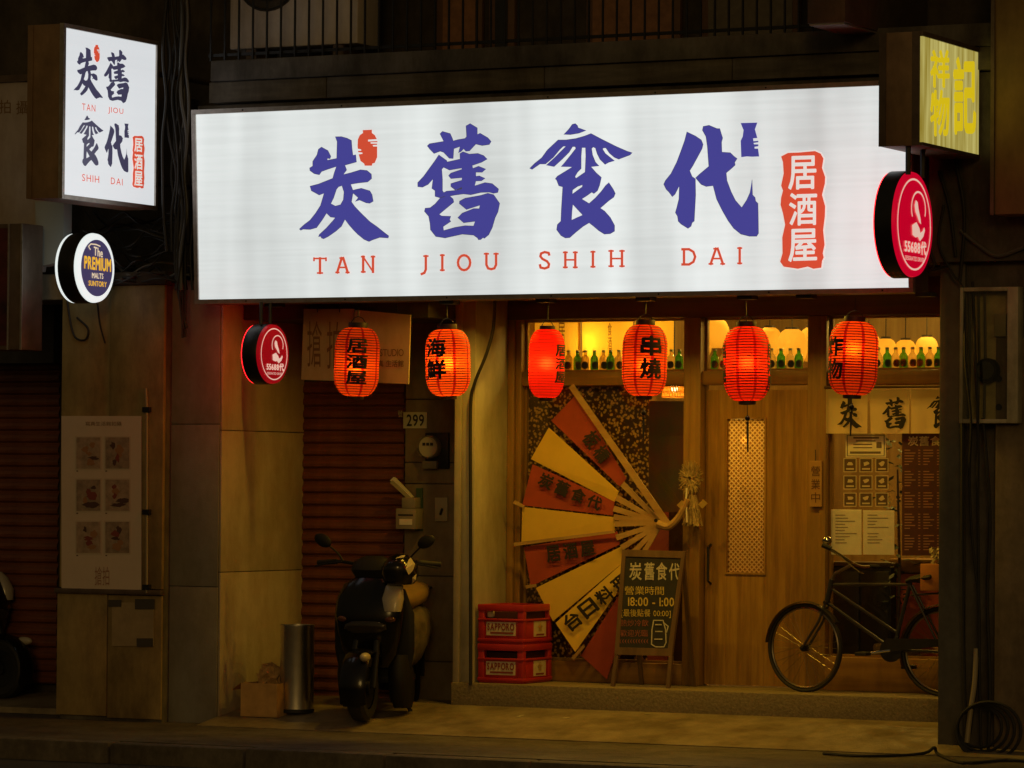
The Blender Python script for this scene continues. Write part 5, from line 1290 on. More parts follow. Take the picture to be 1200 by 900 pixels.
    put('rear_rack', MB().tube([(-.08, -.62, .80), (-.08, -.80, .83), (0, -.84, .83), (.08, -.80, .83), (.08, -.62, .80)], .009, 6), black_metal)
    put('rear_mudguard', MB().box(-.06, .06, -wb / 2 - .24, -wb / 2 - .20, .25, .55), plastic_black)
    put('side_stand', MB().tube([(-.08, .05, .26), (-.18, .0, .005)], .012, 6), black_metal)
    return t, W
bq = P(424, 846, -1.27)
fw_ = (math.sin(R(9)), -math.cos(R(9)), 0)
fwv = Vector(fw_)
base = Vector((bq.x, -1.27, 0)) - fwv * .42; base.z = fz(-1.2) + .004
t, W = scooter('black scooter with white stripe and tan seat parked before the shutter', base, fw_, paint_black, white_paint, mat('rear_cover', (.15, .12, .085), .4, var=.5, scale=9, bump=.4), tan_seat, wb=1.0, sx=1.2, sy=.84, sz=1.04)
# helmet on the seat
hc = P(469, 670, W(Vector((0, .30, 0))).y)
h = thing('helmet', 'glossy black helmet with white graphics hung on the scooter handlebar', 'helmet', hc - Vector((0, 0, .12)))
hm = MB().ball((0, 0, 0), .118, .135, .122, 24, 14)
hm.xf(lambda p: hc + Vector((p.x, p.y, max(p.z, -.085))))
hm.build('shell', paint_black, h, True)
for pts_ in ([(20, 10), (35, 38), (60, 50), (62, 25), (45, 5), (30, -8)], [(45, -18), (62, -5), (70, -25), (55, -38)], [(-20, 45), (10, 60), (40, 62), (20, 50)]):
    mb = MB(); vv = []
    base_a = math.atan2(CAM.y - hc.y, CAM.x - hc.x)
    for az, el in pts_:
        a = base_a + R(az); vv.append(hc + Vector((math.cos(a) * math.cos(R(el)) * .1225, math.sin(a) * math.cos(R(el)) * .1395, math.sin(R(el)) * .1265)))
    cen = sum(vv, Vector()) / len(vv); cen = hc + (cen - hc).normalized() * .132
    mb.add([cen] + vv, [(0, i + 1, (i + 1) % len(vv) + 1) for i in range(len(vv))]); mb.build('graphic', white_paint, h)
vis = MB()
for i in range(9):
    a = base_a + R(-75 + 85 * i / 8)
    for el in (-28, -5, 16): vis.v.append(hc + Vector((math.cos(a) * math.cos(R(el)) * .126, math.sin(a) * math.cos(R(el)) * .143, math.sin(R(el)) * .13)))
for i in range(8):
    for j in range(2): vis.f.append((i * 3 + j, i * 3 + j + 1, (i + 1) * 3 + j + 1, (i + 1) * 3 + j))
vis.build('visor', mat('dark_visor', (.012, .011, .01), .12), h, True)
# left forecourt and the scooter cut off by the left edge
lf = MB().hexa([(-9, -1.0, 0.004), (-9, -1.0, 0.045), (-9, -.3, 0.11), (-9, -.3, 0.004)], [(c0 + .01, -1.0, 0.004), (c0 + .01, -1.0, 0.045), (c0 + .01, -.3, 0.11), (c0 + .01, -.3, 0.004)])
struct(lf.build('forecourt', forec))
q = P(4, 780, -.62)
scooter('scooter at the left edge with only its wheel and pale fairing in view', (q.x - .5, -.62 + .06, .075), (1, -.12, 0), paint_black, white_paint, paint_black, plastic_black, wb=1.0)

# ================================================================== BIN, BOX, LETTERBOX WALL
q = P(347.5, 848, -1.0); bz = fz(-1.0) + .002
sc = FPX / (q - CAM).dot(FW); br = 20 / sc; bh = 113 / sc - .06
t = thing('steel_bin', 'tall stainless steel cylinder bin beside the pillar', 'bin', (q.x, -1.0, bz))
MB().lathe([(br, 0), (br, bh - .02), (br * 1.02, bh - .015), (br * 1.02, bh), (br * .97, bh), (br * .96, bh - .3), (.01, bh - .3)], (q.x, -1.0, bz), 32, caps=True).build('cylinder', steel, t, True)
MB().lathe([(br * 1.025, 0), (br * 1.025, .02), (br * 1.005, .024)], (q.x, -1.0, bz), 32, caps=False).build('foot_ring', black_rub, t, True)
card = mat('cardboard', (.58, .34, .11), .85, var=.2, scale=10)
a, b_ = P(282, 850, -1.18), P(326, 850, -1.18)
bz = fz(-1.18) + .002; bh = .225
t = thing('cardboard_box', 'small open cardboard box on the ground at the pillar foot', 'box', ((a.x + b_.x) / 2, -1.05, bz))
x0, x1, y0, y1 = a.x + .01, b_.x, -1.2, -.88
for q_ in ((x0, x1, y0, y0 + .006, bz + .006, bz + bh), (x0, x1, y1 - .006, y1, bz + .006, bz + bh), (x0, x0 + .006, y0 + .007, y1 - .007, bz + .006, bz + bh), (x1 - .006, x1, y0 + .007, y1 - .007, bz + .006, bz + bh)):
    bx('side', card, t, *q_)
bx('bottom', card, t, x0, x1, y0, y1, bz, bz + .005)
MB().hexa([(x0, y0, bz + bh), (x0, y0 + .005, bz + bh), (x0 - .0, y1, bz + bh), (x0, y1 - .005, bz + bh)], [(x0 - .07, y0, bz + bh - .05), (x0 - .07, y0 + .005, bz + bh - .05), (x0 - .07, y1, bz + bh - .05), (x0 - .07, y1 - .005, bz + bh - .05)]).build('flap', card, t)
t2 = thing('crumpled_paper', 'crumpled brown paper bag sticking out of the cardboard box', 'paper bag', (x0 + .13, -1.02, bz + .05))
cp = MB().ball((x0 + .13, -1.03, bz + bh + .02), .09, .09, .10, 18, 12)
cp.xf(lambda p: p + Vector((random.uniform(-.016, .016), random.uniform(-.016, .016), random.uniform(-.02, .02))))
cp.build('paper', mat('kraft', (.50, .30, .10), .85, var=.3, scale=25), t2)

# studio banner over the shutter
yb_ = -.985
def bn(u, v, d=0): return P(u, v, yb_ - d)
t = thing('studio_banner', 'cream studio banner in two boards hanging above the shutter', 'banner', bn(415, 446))
bm_ = mat('banner_board', (.58, .47, .25), .75, var=.1, scale=4, dirt=.2)
MB().slab([bn(356, 362), bn(414.5, 362), bn(414, 447), bn(353, 445)], (0, .012, 0)).build('board', bm_, t)
MB().slab([bn(415.5, 363, .004), bn(481, 369, .004), bn(478.5, 450, .004), bn(415, 447.5, .004)], (0, .012, 0)).build('board', bm_, t)
bi = mat('banner_ink', (.20, .11, .045), .8)
for tx, b4 in (('搶', (360, 376, 377, 430)), ('拍', (383, 377, 400, 432)), ):
    text_on(MB(), tx, pq(*b4, lambda u, v: bn(u, v, .002)), 0).build('character', bi, t)
text_on(MB(), 'LIFESTUDIO', pq(432, 409, 473, 417.5, lambda u, v: bn(u, v, .006)), 0).build('lettering', bi, t)
text_on(MB(), '寫真 生活館', pq(436, 422, 473, 430, lambda u, v: bn(u, v, .006)), 1).build('lettering', bi, t)
for u in (372, 398, 430, 465):
    MB().tube([bn(u, 366), bn(u, 356)], .004, 5).build('tie', black_metal, t)
# house number
yw = -.134
t = thing('house_number_plate', 'small pale house number plate reading 299', 'plate', P(485, 503, yw))
MB().slab(pq(472.5, 483, 500, 502, lambda u, v: P(u, v, yw - .004)), (0, .004, 0)).bevel(.001).build('plate', mat('plate_enamel', (.48, .47, .36), .5, var=.1, scale=9), t)
text_on(MB(), '299', pq(476.5, 485.5, 497, 499.5, lambda u, v: P(u, v, yw - .006)), 1).build('lettering', black_ink, t)
text_on(MB(), '號', pq(466.5, 481, 471.5, 489, lambda u, v: P(u, v, yw - .006)), 0).build('lettering', mat('plate_enamel', (.48, .47, .36), .5, var=.1, scale=9), t)
# electricity meter
t = thing('electricity_meter', 'round glass electricity meter on a black board below the house number', 'meter', P(508, 549, yw))
MB().slab(pq(498, 507, 525, 549, lambda u, v: P(u, v, yw - .03)), (0, .03, 0)).bevel(.004).build('back_board', black_metal, t, True)
mc = P(505, 524, yw - .03); mr = .082
MB().lathe([(mr, 0), (mr, -.02), (mr * .93, -.04)], mc, 28, 'y').build('body', mat('meter_body', (.16, .14, .10), .5), t, True)
MB().lathe([(mr * .85, -.041), (mr * .85, -.045)], mc, 28, 'y').build('dial_plate', mat('meter_dial', (.5, .46, .36), .5), t)
MB().lathe([(mr * .9, -.046), (mr * .88, -.09), (mr * .6, -.115), (.002, -.12)], mc, 28, 'y', caps=False).build('glass_dome', glass, t, True)
for dx in (-.03, 0, .03): bx('counter_window', black_ink, t, mc.x + dx - .011, mc.x + dx + .011, mc.y - .049, mc.y - .046, mc.z + .01, mc.z + .03)
bx('terminal_cover', mat('meter_body', (.16, .14, .10), .5), t, mc.x - .05, mc.x + .06, mc.y - .035, mc.y - .001, mc.z - .15, mc.z - .095, .006)
# letterbox with papers, switch
t = thing('letter_box', 'small grey letter box with papers sticking out on the panel wall', 'letter box', P(475, 621, yw - .05))
a, b_ = P(463.5, 620, yw - .12), P(487, 596, yw - .12)
bx('box', mat('letter_box_paint', (.30, .26, .18), .6, var=.15, scale=8), t, a.x, b_.x, yw - .12, yw - .002, a.z, b_.z, .005)
bx('slot', black_ink, t, a.x + .02, b_.x - .02, yw - .122, yw - .1195, b_.z - .05, b_.z - .04)
bx('label', pap, t, a.x + .03, b_.x - .025, yw - .1225, yw - .1202, a.z + .03, a.z + .07)
bx('upper_box', mat('letter_box_paint', (.30, .26, .18), .6), t, a.x + .03, b_.x - .02, yw - .09, yw - .002, b_.z + .002, b_.z + .075, .004)
t = thing('newspaper', 'rolled newspaper leaning out above the letter box', 'newspaper', P(470, 584, yw - .08))
MB().slab([P(457, 563, yw - .10), P(461, 559, yw - .10), P(483, 582, yw - .05), P(481, 585, yw - .05)], (0, .03, 0)).build('roll', pap, t)
MB().slab([P(457, 566, yw - .135), P(459, 563, yw - .135), P(482, 584, yw - .06), P(480, 587, yw - .06)], (0, .02, 0)).build('inner_sheet', mat('news_grey', (.4, .35, .2), .8), t)
t = thing('green_strip', 'narrow dark green strip on the wall beside the letter box', 'panel', P(491, 622, yw))
MB().slab(pq(487.5, 572, 495, 622, lambda u, v: P(u, v, yw - .012)), (0, .012, 0)).build('strip', mat('dull_green', (.035, .075, .025), .6), t)
t = thing('switch_box', 'small pale switch plate with a dark key knob', 'switch', P(516, 612, yw))
MB().slab(pq(509.5, 583, 524, 611, lambda u, v: P(u, v, yw - .018)), (0, .018, 0)).bevel(.003).build('plate', mat('switch_plate', (.36, .31, .20), .5), t, True)
MB().tube([P(516, 603, yw - .022), P(518, 596, yw - .03)], .009, 8).build('knob', black_metal, t)
# black hose down the corner
t = thing('black_hose', 'thick black hose running down the corner beside the oak frame', 'hose', P(551, 803, -.58))
MB().tube(spline([P(580, 352, -.6), P(578, 385, -.6), P(570, 415, -.6), P(556, 450, -.6), P(551.5, 480, -.59), P(551.5, 600, -.59), P(551.5, 803, -.585)], 6), .0115, 8).build('hose', black_rub, t, True)

# ================================================================== POSTER ON THE CLADDING
yp = -1.345
def ps(u, v, d=0): return P(u, v, yp - d)
t = thing('photo_poster', 'tall pale poster with six small photographs on the clad pillar', 'poster', ps(119, 693))
MB().slab(pq(72, 487.5, 165.5, 692, ps), (0, .006, 0)).build('sheet', mat('poster_paper', (.64, .53, .43), .7, var=.06, scale=5), t)
text_on(MB(), '寫真生活館拍攝', pq(100, 494, 142.5, 499, lambda u, v: ps(u, v, .002)), 0).build('lettering', bi, t)
text_on(MB(), '搶拍', pq(111, 664, 128, 686, lambda u, v: ps(u, v, .002)), 0).build('lettering', mat('poster_pink', (.34, .18, .13), .8), t)
phm = [mat('photo_a', (.40, .29, .21), .6, var=.35, scale=18), mat('photo_b', (.34, .25, .18), .6, var=.4, scale=16)]
fig = [mat('photo_ink', (.085, .04, .03), .7), mat('photo_red', (.22, .05, .035), .7), mat('photo_tan', (.34, .17, .08), .7)]
for i in range(3):
    for j in range(2):
        u, v = 89.5 + j * 34, 512.5 + i * 49.5; w, h = 28, 36.5
        p_ = MB().slab(pq(u, v, u + w, v + h, lambda a_, b__: ps(a_, b__, .003)), (0, .002, 0)).build('photograph', phm[(i + j) % 2], t)
        MB().slab(pq(u - 1.6, v - 1.6, u + w + 1.6, v + h + 1.6, lambda a_, b__: ps(a_, b__, .0015)), (0, .001, 0)).build('border', mat('photo_border', (.56, .46, .36), .7), p_)
        cx_ = u + w * (.5 + .1 * (j - .5)); rnd = random.Random(i * 2 + j)
        for k in range(5):                                  # loose patches of a small printed picture
            px_, py_ = u + w * rnd.uniform(.25, .75), v + h * (.25 + .14 * k); ru, rv = rnd.uniform(2, 3.5 + 1.6 * k), rnd.uniform(2.2, 5.5)
            body = [(px_ + ru * math.cos(a_) * rnd.uniform(.55, 1.25), py_ + rv * math.sin(a_) * rnd.uniform(.6, 1.25)) for a_ in [q_ * math.pi / 7 for q_ in range(14)]]
            body = [(min(max(a_, u + .6), u + w - .6), min(max(b__, v + .6), v + h - .6)) for a_, b__ in body]
            poly(MB(), [body], lambda a_, b__: ps(a_, b__, .0042 + .0004 * k)).build('printed_patch', fig[rnd.randrange(3)], p_)
        t_ = print_lines(t, [(u, v + h + 2.4, u + 2, v + h + 3.6)], fig[0], yp - .002)
t = thing('conduit', 'thin grey metal conduit running down beside the poster', 'pipe', ps(172, 700))
MB().tube([ps(171, 455), ps(172, 480), ps(172, 600), ps(172, 695)], .009, 8).build('pipe', mat('pipe_grey', (.26, .22, .15), .5), t, True)
for v in (480, 600, 688): bx('clamp', black_metal, t, ps(168, v).x, ps(176, v).x, yp - .016, yp + .016, ps(171, v + 3).z, ps(171, v - 3).z)
pp = thing('paper_scrap', 'torn pale paper patch stuck low on the cladding', 'paper', P(150, 757, -1.33))
MB().slab(pq(131, 706, 180, 757, lambda u, v: P(u, v, -1.3275)), (0, .002, 0)).build('sheet', mat('scrap', (.36, .27, .15), .8, var=.2, scale=8), pp)
for r4 in ((127, 703, 142, 711), (158, 702, 181, 714), (160, 748, 179, 758)):
    MB().slab(pq(*r4, lambda u, v: P(u, v, -1.3335)), (0, .002, 0)).build('tape', mat('tape', (.06, .05, .035), .6), pp)

# ================================================================== LEFT NEIGHBOUR'S SIGNS
yl = -1.42
t = thing('neighbour_sign', 'unlit grey panel sign at the left edge reading 拍攝', 'sign', P(30, 312, yl))
MB().slab([P(-80, 92, yl), P(75, 98, yl), P(42, 318, yl), P(-80, 316, yl)], (0, .12, 0)).build('panel', mat('grey_sign', (.48, .42, .41), .5, var=.1, scale=4, dirt=.3), t)
bx('top_trim', alu_dark, t, P(-80, 90, yl).x, P(34, 90, yl).x, yl - .02, yl + .12, P(20, 96, yl).z, P(20, 88, yl).z)
text_on(MB(), '拍', pq(-1, 117, 12.5, 133, lambda u, v: P(u, v, yl - .003)), 0).build('character', bi, t); text_on(MB(), '攝', pq(19, 118, 33, 134, lambda u, v: P(u, v, yl - .003)), 0).build('character', bi, t)
MB().slab([P(41, 236, yl - .03), P(75, 236, yl - .03), P(74, 306, yl - .03), P(48, 312, yl - .03), P(43, 304, yl - .03)], (0, .1, 0)).build('side_light', mat('pale_side', (.34, .36, .33), .5), t)  # rounded corner box in a lighter grey
q = P(10, 335, -1.75)
t = thing('display_box', 'brown framed display box with a dim red screen at the left edge', 'sign', P(12, 408, -1.7))
x10, x27 = P(9, 340, -1.75).x, P(26, 340, -1.75).x
zA, zB = P(15, 410, -1.75).z, P(15, 262, -1.75).z
bx('casing', alu_dark, t, x10 - .5, x27, -1.75, -1.5, zA, zB, .008)
bx('screen', mat('dim_screen', (.09, .012, .01), .3, var=.8, scale=5), t, x10 - .48, x10, -1.754, -1.7505, zA + .03, zB - .03)
bx('edge_trim', alu, t, x10 + .001, x10 + .014, -1.757, -1.7505, zA, zB); bx('edge_trim', alu, t, x27 - .012, x27 + .002, -1.757, -1.7505, zA, zB)
bx('bracket', alu_dark, t, x10 - .3, x10 - .25, -1.5, -1.2, (zA + zB) / 2, (zA + zB) / 2 + .05)

# ================================================================== UPSTAIRS: AIR CONDITIONER AND GRILLE
ya = -1.12
xa, xb = P(269, 40, ya).x, P(419, 40, ya).x; za = zs + .10
t = thing('air_conditioner', 'pale outdoor air conditioner unit behind the balcony bars', 'air conditioner', ((xa + xb) / 2, ya + .15, zs))
acm = mat('ac_paint', (.62, .55, .48), .5, var=.1, scale=5, dirt=.35)
bx('cabinet', acm, t, xa, xb, ya, ya + .32, za, za + .84, .012)
for k in range(4): 
    r_ = .06 + .06 * k
    MB().tube([(xa + .30 + r_ * math.cos(a * math.pi / 16), ya - .008, za + .50 + r_ * math.sin(a * math.pi / 16)) for a in range(32)], .006, 5, closed=True).build('fan_guard', black_metal, t)
MB().lathe([(.255, -.004), (.255, .0)], (xa + .30, ya, za + .50), 28, 'y').build('fan_opening', wall_dark, t)
for x_ in (xa + .12, xb - .2): bx('foot', alu_dark, t, x_, x_ + .08, ya + .02, ya + .3, zs + .001, za - .001)
t = thing('balcony_grille', 'thin vertical iron bars along the upstairs balcony', 'grille', P(600, 62, -1.33))
for k in range(46):
    u = 247 + k * 16.4; p0_ = P(u, 62, -1.33)
    bx('bar', black_metal, t, p0_.x - .006, p0_.x + .006, -1.336, -1.324, zs + .001, zs + 1.3)
bx('rail', black_metal, t, P(243, 60, -1.33).x, P(1000, 40, -1.33).x, -1.345, -1.315, zs + 1.3, zs + 1.34)
bx('bottom_rail', black_metal, t, P(243, 60, -1.33).x, P(1000, 40, -1.33).x, -1.323, -1.30, zs + .03, zs + .05)

# ================================================================== CABLES
def cables(name, label, paths, r=(.006, .014)):
    p0 = Vector(paths[0][-1]); t = thing(name, label, 'cables', p0)
    for p in paths: MB().tube(spline(p, 5), random.uniform(*r), 6).build('cable', random.choice([black_rub, black_rub, mat('grey_cable', (.10, .095, .085), .6), black_rub]), t, True)
    return t
paths = []
for k in range(13):
    u = random.uniform(193, 224); pth = []; Y = random.uniform(-1.5, -1.3)
    for v in range(-20, int(random.uniform(250, 400)), 45): pth.append(P(u + random.uniform(-5, 5), v, Y)); u += random.uniform(-2.5, 2.5); u = min(max(u, 192), 223)
    paths.append(pth)
paths.append([P(214, v, -1.42) for v in (150, 250, 300, 350, 396)]); paths.append([P(217, v, -1.41) for v in (150, 250, 300, 340, 395)])
cables('hanging_cables', 'bundle of black cables hanging beside the left end of the big sign', paths)
paths = []
for k in range(17):
    v = random.uniform(252, 330); pth = []
    for u in range(95 + random.randint(0, 40), 226, 18): pth.append(P(u, v + random.uniform(-11, 11), random.uniform(-1.45, -1.2))); v += random.uniform(-6, 6); v = min(max(v, 250), 332)
    paths.append(pth)
paths.append([P(78, 345, -1.34), P(82, 375, -1.34), P(88, 395, -1.34), P(100, 398, -1.34), P(103, 385, -1.34), P(90, 372, -1.34)]); paths.append([P(114, 355, -1.34), P(117, 380, -1.34), P(123, 402, -1.34)])
cables('tangled_cables', 'tangle of dark cables above the clad pillar behind the beer sign', paths, (.005, .010))
bx('cable_box', wall_dark, bld, P(80, 300, -.5).x, P(226, 300, -.5).x, -.55, -.45, P(150, 330, -.5).z, P(150, 120, -.5).z)
yr = -1.30
paths = [[P(1106, 240, yr), P(1100, 285, yr), P(1116, 320, yr), P(1130, 345, yr), P(1131, 420, yr - .06), P(1138, 495, yr - .06), P(1136, 560, yr), P(1140, 640, yr), P(1148, 720, yr), P(1144, 800, yr), P(1137, 860, yr)],
         [P(1140, 330, yr), P(1143, 420, yr - .07), P(1146, 500, yr - .05), P(1146, 600, yr), P(1147, 700, yr), P(1148, 800, yr), P(1150, 884, yr)],
         [P(1152, 490, yr), P(1160, 600, yr), P(1157, 700, yr), P(1160, 800, yr), P(1158, 884, yr)], [P(1128, 340, yr), P(1128, 500, yr), P(1128, 700, yr), P(1132, 884, yr)],
         [P(1085, 285, yr), P(1095, 310, yr), P(1085, 318, yr), P(1110, 312, yr)], [P(1100, 200, yr), P(1112, 240, yr), P(1120, 300, yr)],
         [P(1125, 270, yr), P(1150, 290, yr), P(1170, 300, yr), P(1200, 290, yr)], [P(1118, 180, yr), P(1130, 250, yr), P(1125, 330, yr)]]
cables('pillar_cables', 'dark cables running down the right pillar past the meter box', paths, (.007, .012))
t = thing('pale_pipe', 'bent pale plastic pipe standing at the foot of the right pillar', 'pipe', P(1138, 885, yr - .03))
MB().tube(spline([P(1144, 760, yr), P(1142, 800, yr - .02), P(1137, 835, yr - .03), P(1133, 870, yr - .03)], 5), .016, 8).build('pipe', mat('pale_pvc', (.36, .29, .17), .55), t, True)
t = thing('cable_coil', 'coil of dark cable lying against the foot of the right pillar', 'cable coil', P(1155, 886, yr - .05))
for k in range(4):
    cu, cv, ru, rv = 1148 + k * 3.5, 852 + k * 1.5, 26 + 4 * k, 24 + 3.4 * k
    MB().tube([P(cu + ru * math.cos(a * math.pi / 14), cv + rv * math.sin(a * math.pi / 14), yr - .03 - .015 * k) for a in range(28)], .010, 6, closed=True).build('loop', black_rub, t, True)
t = thing('floor_cable', 'thin black cable trailing over the ground to the right pillar', 'cables', PZ(1090, 886, .01))
MB().tube(spline([PZ(965, 883, .012), PZ(1010, 886, .012), PZ(1060, 885, .012), PZ(1085, 882, .02), PZ(1095, 876, .05), PZ(1100, 884, .012), PZ(1130, 894, .012), PZ(1180, 891, .012), PZ(1230, 894, .012)], 5), .010, 6).build('cable', black_rub, t, True)

# ================================================================== METER BOX, RIGHT PILLAR
ym_ = -1.34
a, b_ = P(1124, 496, ym_), P(1184, 336, ym_)
t = thing('meter_box', 'glazed metal meter box with reflections on the right pillar', 'meter box', ((a.x + b_.x) / 2, ym_ + .05, a.z))
mbm = mat('meter_box_paint', (.58, .53, .38), .45, var=.25, scale=8, dirt=.5)
bx('back', mat('meter_back', (.62, .52, .32), .6, var=.3, scale=8), t, a.x, b_.x, ym_ + .10, ym_ + .18, a.z, b_.z)
for q_ in ((a.x, a.x + .02, a.z, b_.z), (b_.x - .02, b_.x + .05, a.z, b_.z), (a.x + .021, b_.x - .021, a.z, a.z + .025), (a.x + .021, b_.x - .021, b_.z - .025, b_.z)):
    bx('frame', mbm, t, q_[0], q_[1], ym_, ym_ + .099, q_[2], q_[3], .004)
bx('pane', glass_thin('box_glass', (.9, .9, .8)), t, a.x + .021, b_.x - .021, ym_ + .012, ym_ + .015, a.z + .026, b_.z - .026)
mc = P(1155, 434, ym_ + .02)
MB().lathe([(.07, .0), (.075, .01), (.075, .07)], mc, 26, 'y').build('meter_dial', black_metal, t, True)
MB().lathe([(.055, -.004), (.055, -.001)], mc, 26, 'y').build('dial_glass', mat('dial_glass', (.03, .028, .02), .08, coat=1), t)
for dx in (.04, .10, .14): MB().tube([(a.x + dx, ym_ + .06, a.z + .03), (a.x + dx + .01, ym_ + .05, (a.z + b_.z) / 2), (a.x + dx, ym_ + .06, b_.z - .03)], .008, 6).build('wire', mat('grey_cable', (.10, .095, .085), .6), t, True)
bx('fuse_block', mat('fuse_block', (.34, .30, .20), .5), t, a.x + .2, b_.x - .05, ym_ + .06, ym_ + .099, b_.z - .3, b_.z - .16, .004)
for (u, v) in ((1171, 444), (1171, 477)):
    c_ = P(u, v, ym_ + .08); MB().lathe([(.02, -.01), (.02, .018)], c_, 14, 'y').build('knock_out', black_metal, t)

# ================================================================== BICYCLE
by = -.36
def bp(u, v, d=0.0): return P(u, v, by - d)
sc = FPX / (bp(1000, 760) - CAM).dot(FW)
bk = mat('bicycle_paint', (.022, .020, .016), .3, coat=.5, var=.2, scale=30)
wr = 52 / sc
def bcen(u): c_ = bp(u, 760); c_.z = zst + wr + .001; return c_
cF, cR = bcen(943.5), bcen(1106)
t = thing('bicycle', 'old black roadster bicycle leaning beside the wooden door', 'bicycle', ((cF.x + cR.x) / 2, by, zst))
sc_b = FPX / (cF - CAM).dot(FW)
for c_ in (cF, cR):
    st = -.20 if c_ is cF else 0.0
    def rot(p, c_=c_, st=st): d = Vector(p) - c_; return c_ + Vector((d.x * math.cos(st) - d.y * math.sin(st), d.x * math.sin(st) + d.y * math.cos(st), d.z))
    w = MB().tube([c_ + Vector((wr * math.cos(a * math.pi / 24) * .97, 0, wr * math.sin(a * math.pi / 24) * .97)) for a in range(48)], wr * .03 + .004, 8, closed=True).xf(rot).build('wheel', black_rub, t, True)
    MB().tube([c_ + Vector((wr * .9 * math.cos(a * math.pi / 24), 0, wr * .9 * math.sin(a * math.pi / 24))) for a in range(48)], .008, 6, closed=True).xf(rot).build('rim', mat('rim_metal', (.22, .19, .14), .3, metal=1), w, True)
    sp = MB()
    for a in range(32):
        an = a * math.pi / 16; sp.tube([c_ + Vector((.02 * math.cos(an + .9 * (-1) ** a), .02 * (-1) ** a, .02 * math.sin(an + .9 * (-1) ** a))), c_ + Vector((wr * .9 * math.cos(an), 0, wr * .9 * math.sin(an)))], .0011, 4)
    o = sp.xf(rot).build('spokes', mat('rim_metal', (.22, .19, .14), .3, metal=1), w); o['kind'] = 'stuff'
    MB().lathe([(.018, -.05), (.024, -.03), (.024, .03), (.018, .05)], c_, 12, 'y').build('hub', black_metal, w, True)
    fd = MB(); a0, a1 = (R(35), R(175)) if c_ is cF else (R(20), R(200)); n = 16
    for i in range(n + 1):
        a = a0 + (a1 - a0) * i / n
        for x_, q_ in ((-.03, 1.035), (0, 1.065), (.03, 1.035)): fd.v.append(c_ + Vector((wr * q_ * math.cos(a), x_, wr * q_ * math.sin(a))))
    for i in range(n):
        for j in range(2): fd.f.append((i * 3 + j, i * 3 + j + 1, (i + 1) * 3 + j + 1, (i + 1) * 3 + j))
    fd.xf(rot).build('mudguard', bk, t, True)
HT, HB = bp(975, 679), bp(969, 706); ST = bp(1068, 686); BB = bp(1047, 762)
def tb_(name, pts_, r_, m=bk): return MB().tube(pts_, r_, 8).build(name, m, t, True)
tb_('head_tube', [HT, HB], .019); tb_('top_tube', [bp(975, 685), bp(1066, 685)], .0105); tb_('down_tube', [HB, BB], .0115); tb_('cross_tube', [bp(974, 690), bp(1052, 742)], .010)
tb_('seat_tube', [ST + Vector((0, 0, .04)), BB], .014)
for s in (-1, 1):
    o_ = Vector((0, .04 * s, 0))
    tb_('fork', [HB + o_ * .6, bp(962, 728) + o_, cF + o_ * 1.2], .009); tb_('seat_stay', [ST + o_ * .5, cR + o_], .008); tb_('chain_stay', [BB + o_ * .6, cR + o_], .008)
tb_('fork_crown', [HB + Vector((0, -.04, 0)), HB + Vector((0, .04, 0))], .012)
stem = bp(979, 672); tb_('stem', [HT, stem, bp(1000, 661, .06)], .011, mat('rim_metal', (.22, .19, .14), .3, metal=1))
MB().tube(spline([bp(965, 639, .26), bp(982, 649, .2), bp(996, 658, .12), bp(1003, 662, .04), bp(1010, 664, -.04), bp(1018, 664, -.12), bp(1026, 664, -.2)], 5), .011, 8).build('handlebar', chrome, t, True)
tb_('grip', [bp(963.5, 638.5, .27), bp(974, 643, .255)], .016, black_rub); tb_('grip', [bp(1019, 664, -.13), bp(1029, 664.5, -.22)], .016, black_rub)
MB().ball(bp(969, 633, .2), .035, .03, .026, 14, 10).build('bell', chrome, t, True)
MB().tube(spline([bp(968, 641, .24), bp(985, 652, .2), bp(1004, 668, .1), bp(1012, 672, .05)], 5), .005, 6).build('brake_rod', chrome, t, True)
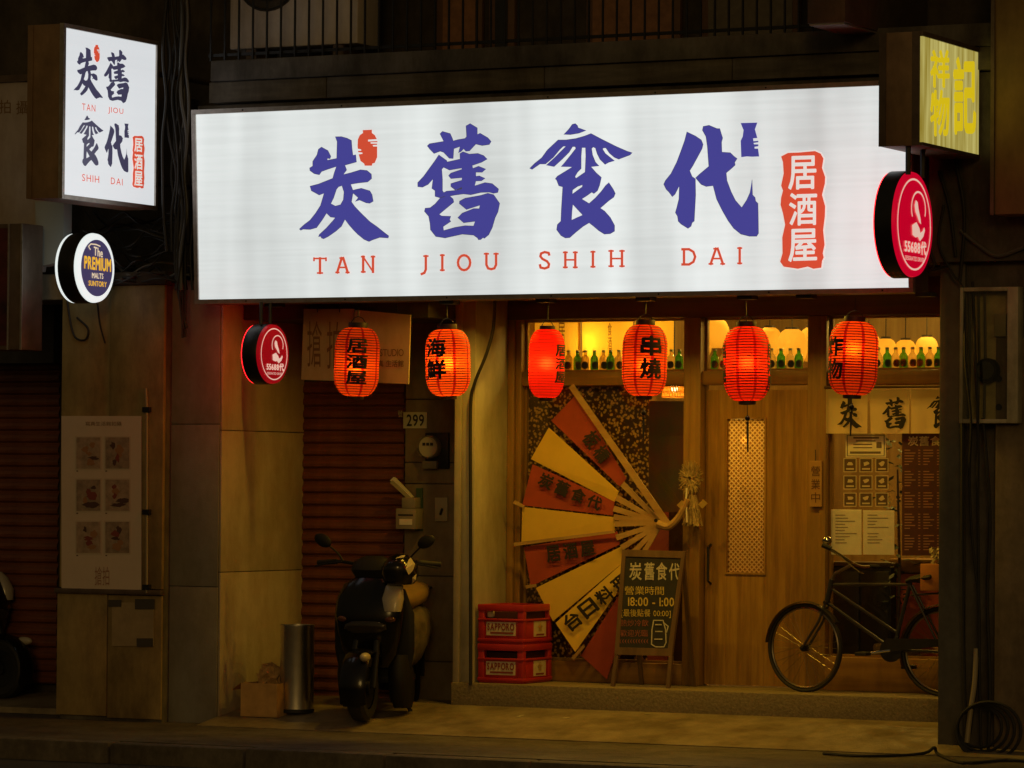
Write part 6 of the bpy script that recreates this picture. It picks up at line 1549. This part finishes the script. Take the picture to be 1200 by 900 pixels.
# saddle
sd_ = MB()
for (u, v, w_, h_) in ((1062, 681, .02, .012), (1068, 679, .035, .02), (1078, 678, .07, .03), (1088, 677, .10, .035), (1096, 676, .11, .03), (1100, 675, .07, .012)):
    c_ = bp(u, v)
    for k in range(12):
        a = k * math.pi / 6; sd_.v.append(c_ + Vector((0, w_ * math.cos(a), h_ * math.sin(a))))
for i in range(5):
    for k in range(12): sd_.f.append((i * 12 + k, i * 12 + (k + 1) % 12, (i + 1) * 12 + (k + 1) % 12, (i + 1) * 12 + k))
sd_.f += [tuple(range(11, -1, -1)), tuple(60 + k for k in range(12))]
sd_.build('saddle', black_rub, t, True)
MB().lathe([(.075, -.004), (.075, .004)], BB - Vector((0, .045, 0)), 24, 'y').build('chainring', bk, t)
cg = MB().slab([bp(1038, 748, .055), bp(1104, 749, .055), bp(1104, 757, .055), bp(1042, 764, .055)], (0, .008, 0)); cg.build('chain_guard', bk, t)
PD = bp(1016, 766, .08); tb_('crank', [BB - Vector((0, .06, 0)), PD], .009, chrome); bx('pedal', black_rub, t, PD.x - .05, PD.x + .03, PD.y - .09, PD.y - .005, PD.z - .012, PD.z + .012, .004)
PD2 = bp(1062, 782, -.06) ; tb_('crank', [BB + Vector((0, .06, 0)), PD2], .009, chrome); bx('pedal', black_rub, t, PD2.x - .04, PD2.x + .04, PD2.y + .005, PD2.y + .09, PD2.z - .012, PD2.z + .012, .004)
tb_('rear_rack', [bp(1072, 697), bp(1120, 694)], .007); tb_('rear_rack', [bp(1120, 694), cR + Vector((.05, -.04, 0))], .007)
tb_('kickstand', [cR + Vector((0, -.06, 0)), Vector((cR.x + .08, cR.y - .13, zst + .006))], .009)
t = thing('orange_box', 'small orange box strapped on the rear rack of the bicycle', 'box', bp(1092, 692))
a, b_ = bp(1084, 692), bp(1112, 661)
bx('box', mat('orange_box', (.48, .19, .04), .6, var=.15, scale=10), t, a.x, b_.x, by - .09, by + .09, a.z, b_.z, .006)
t = thing('flower_bunch', 'pale dried flowers standing in the orange box', 'flowers', bp(1096, 660))
fl = MB()
for i in range(40):
    c_ = bp(random.uniform(1090, 1106), random.uniform(642, 660), random.uniform(-.05, .05)); s_ = .012; d = Vector((random.uniform(-1, 1), random.uniform(-1, 1), random.uniform(-1, 1))).normalized() * s_; e_ = d.orthogonal().normalized() * s_
    fl.add([c_ - d - e_, c_ + d - e_, c_ + d + e_, c_ - d + e_], [(0, 1, 2, 3)])
o = fl.build('petals', mat('petal', (.45, .38, .22), .8), t); o['kind'] = 'stuff'
MB().tube([bp(1096, 664), bp(1097, 648)], .004, 5).build('stem', leaf_m, t)
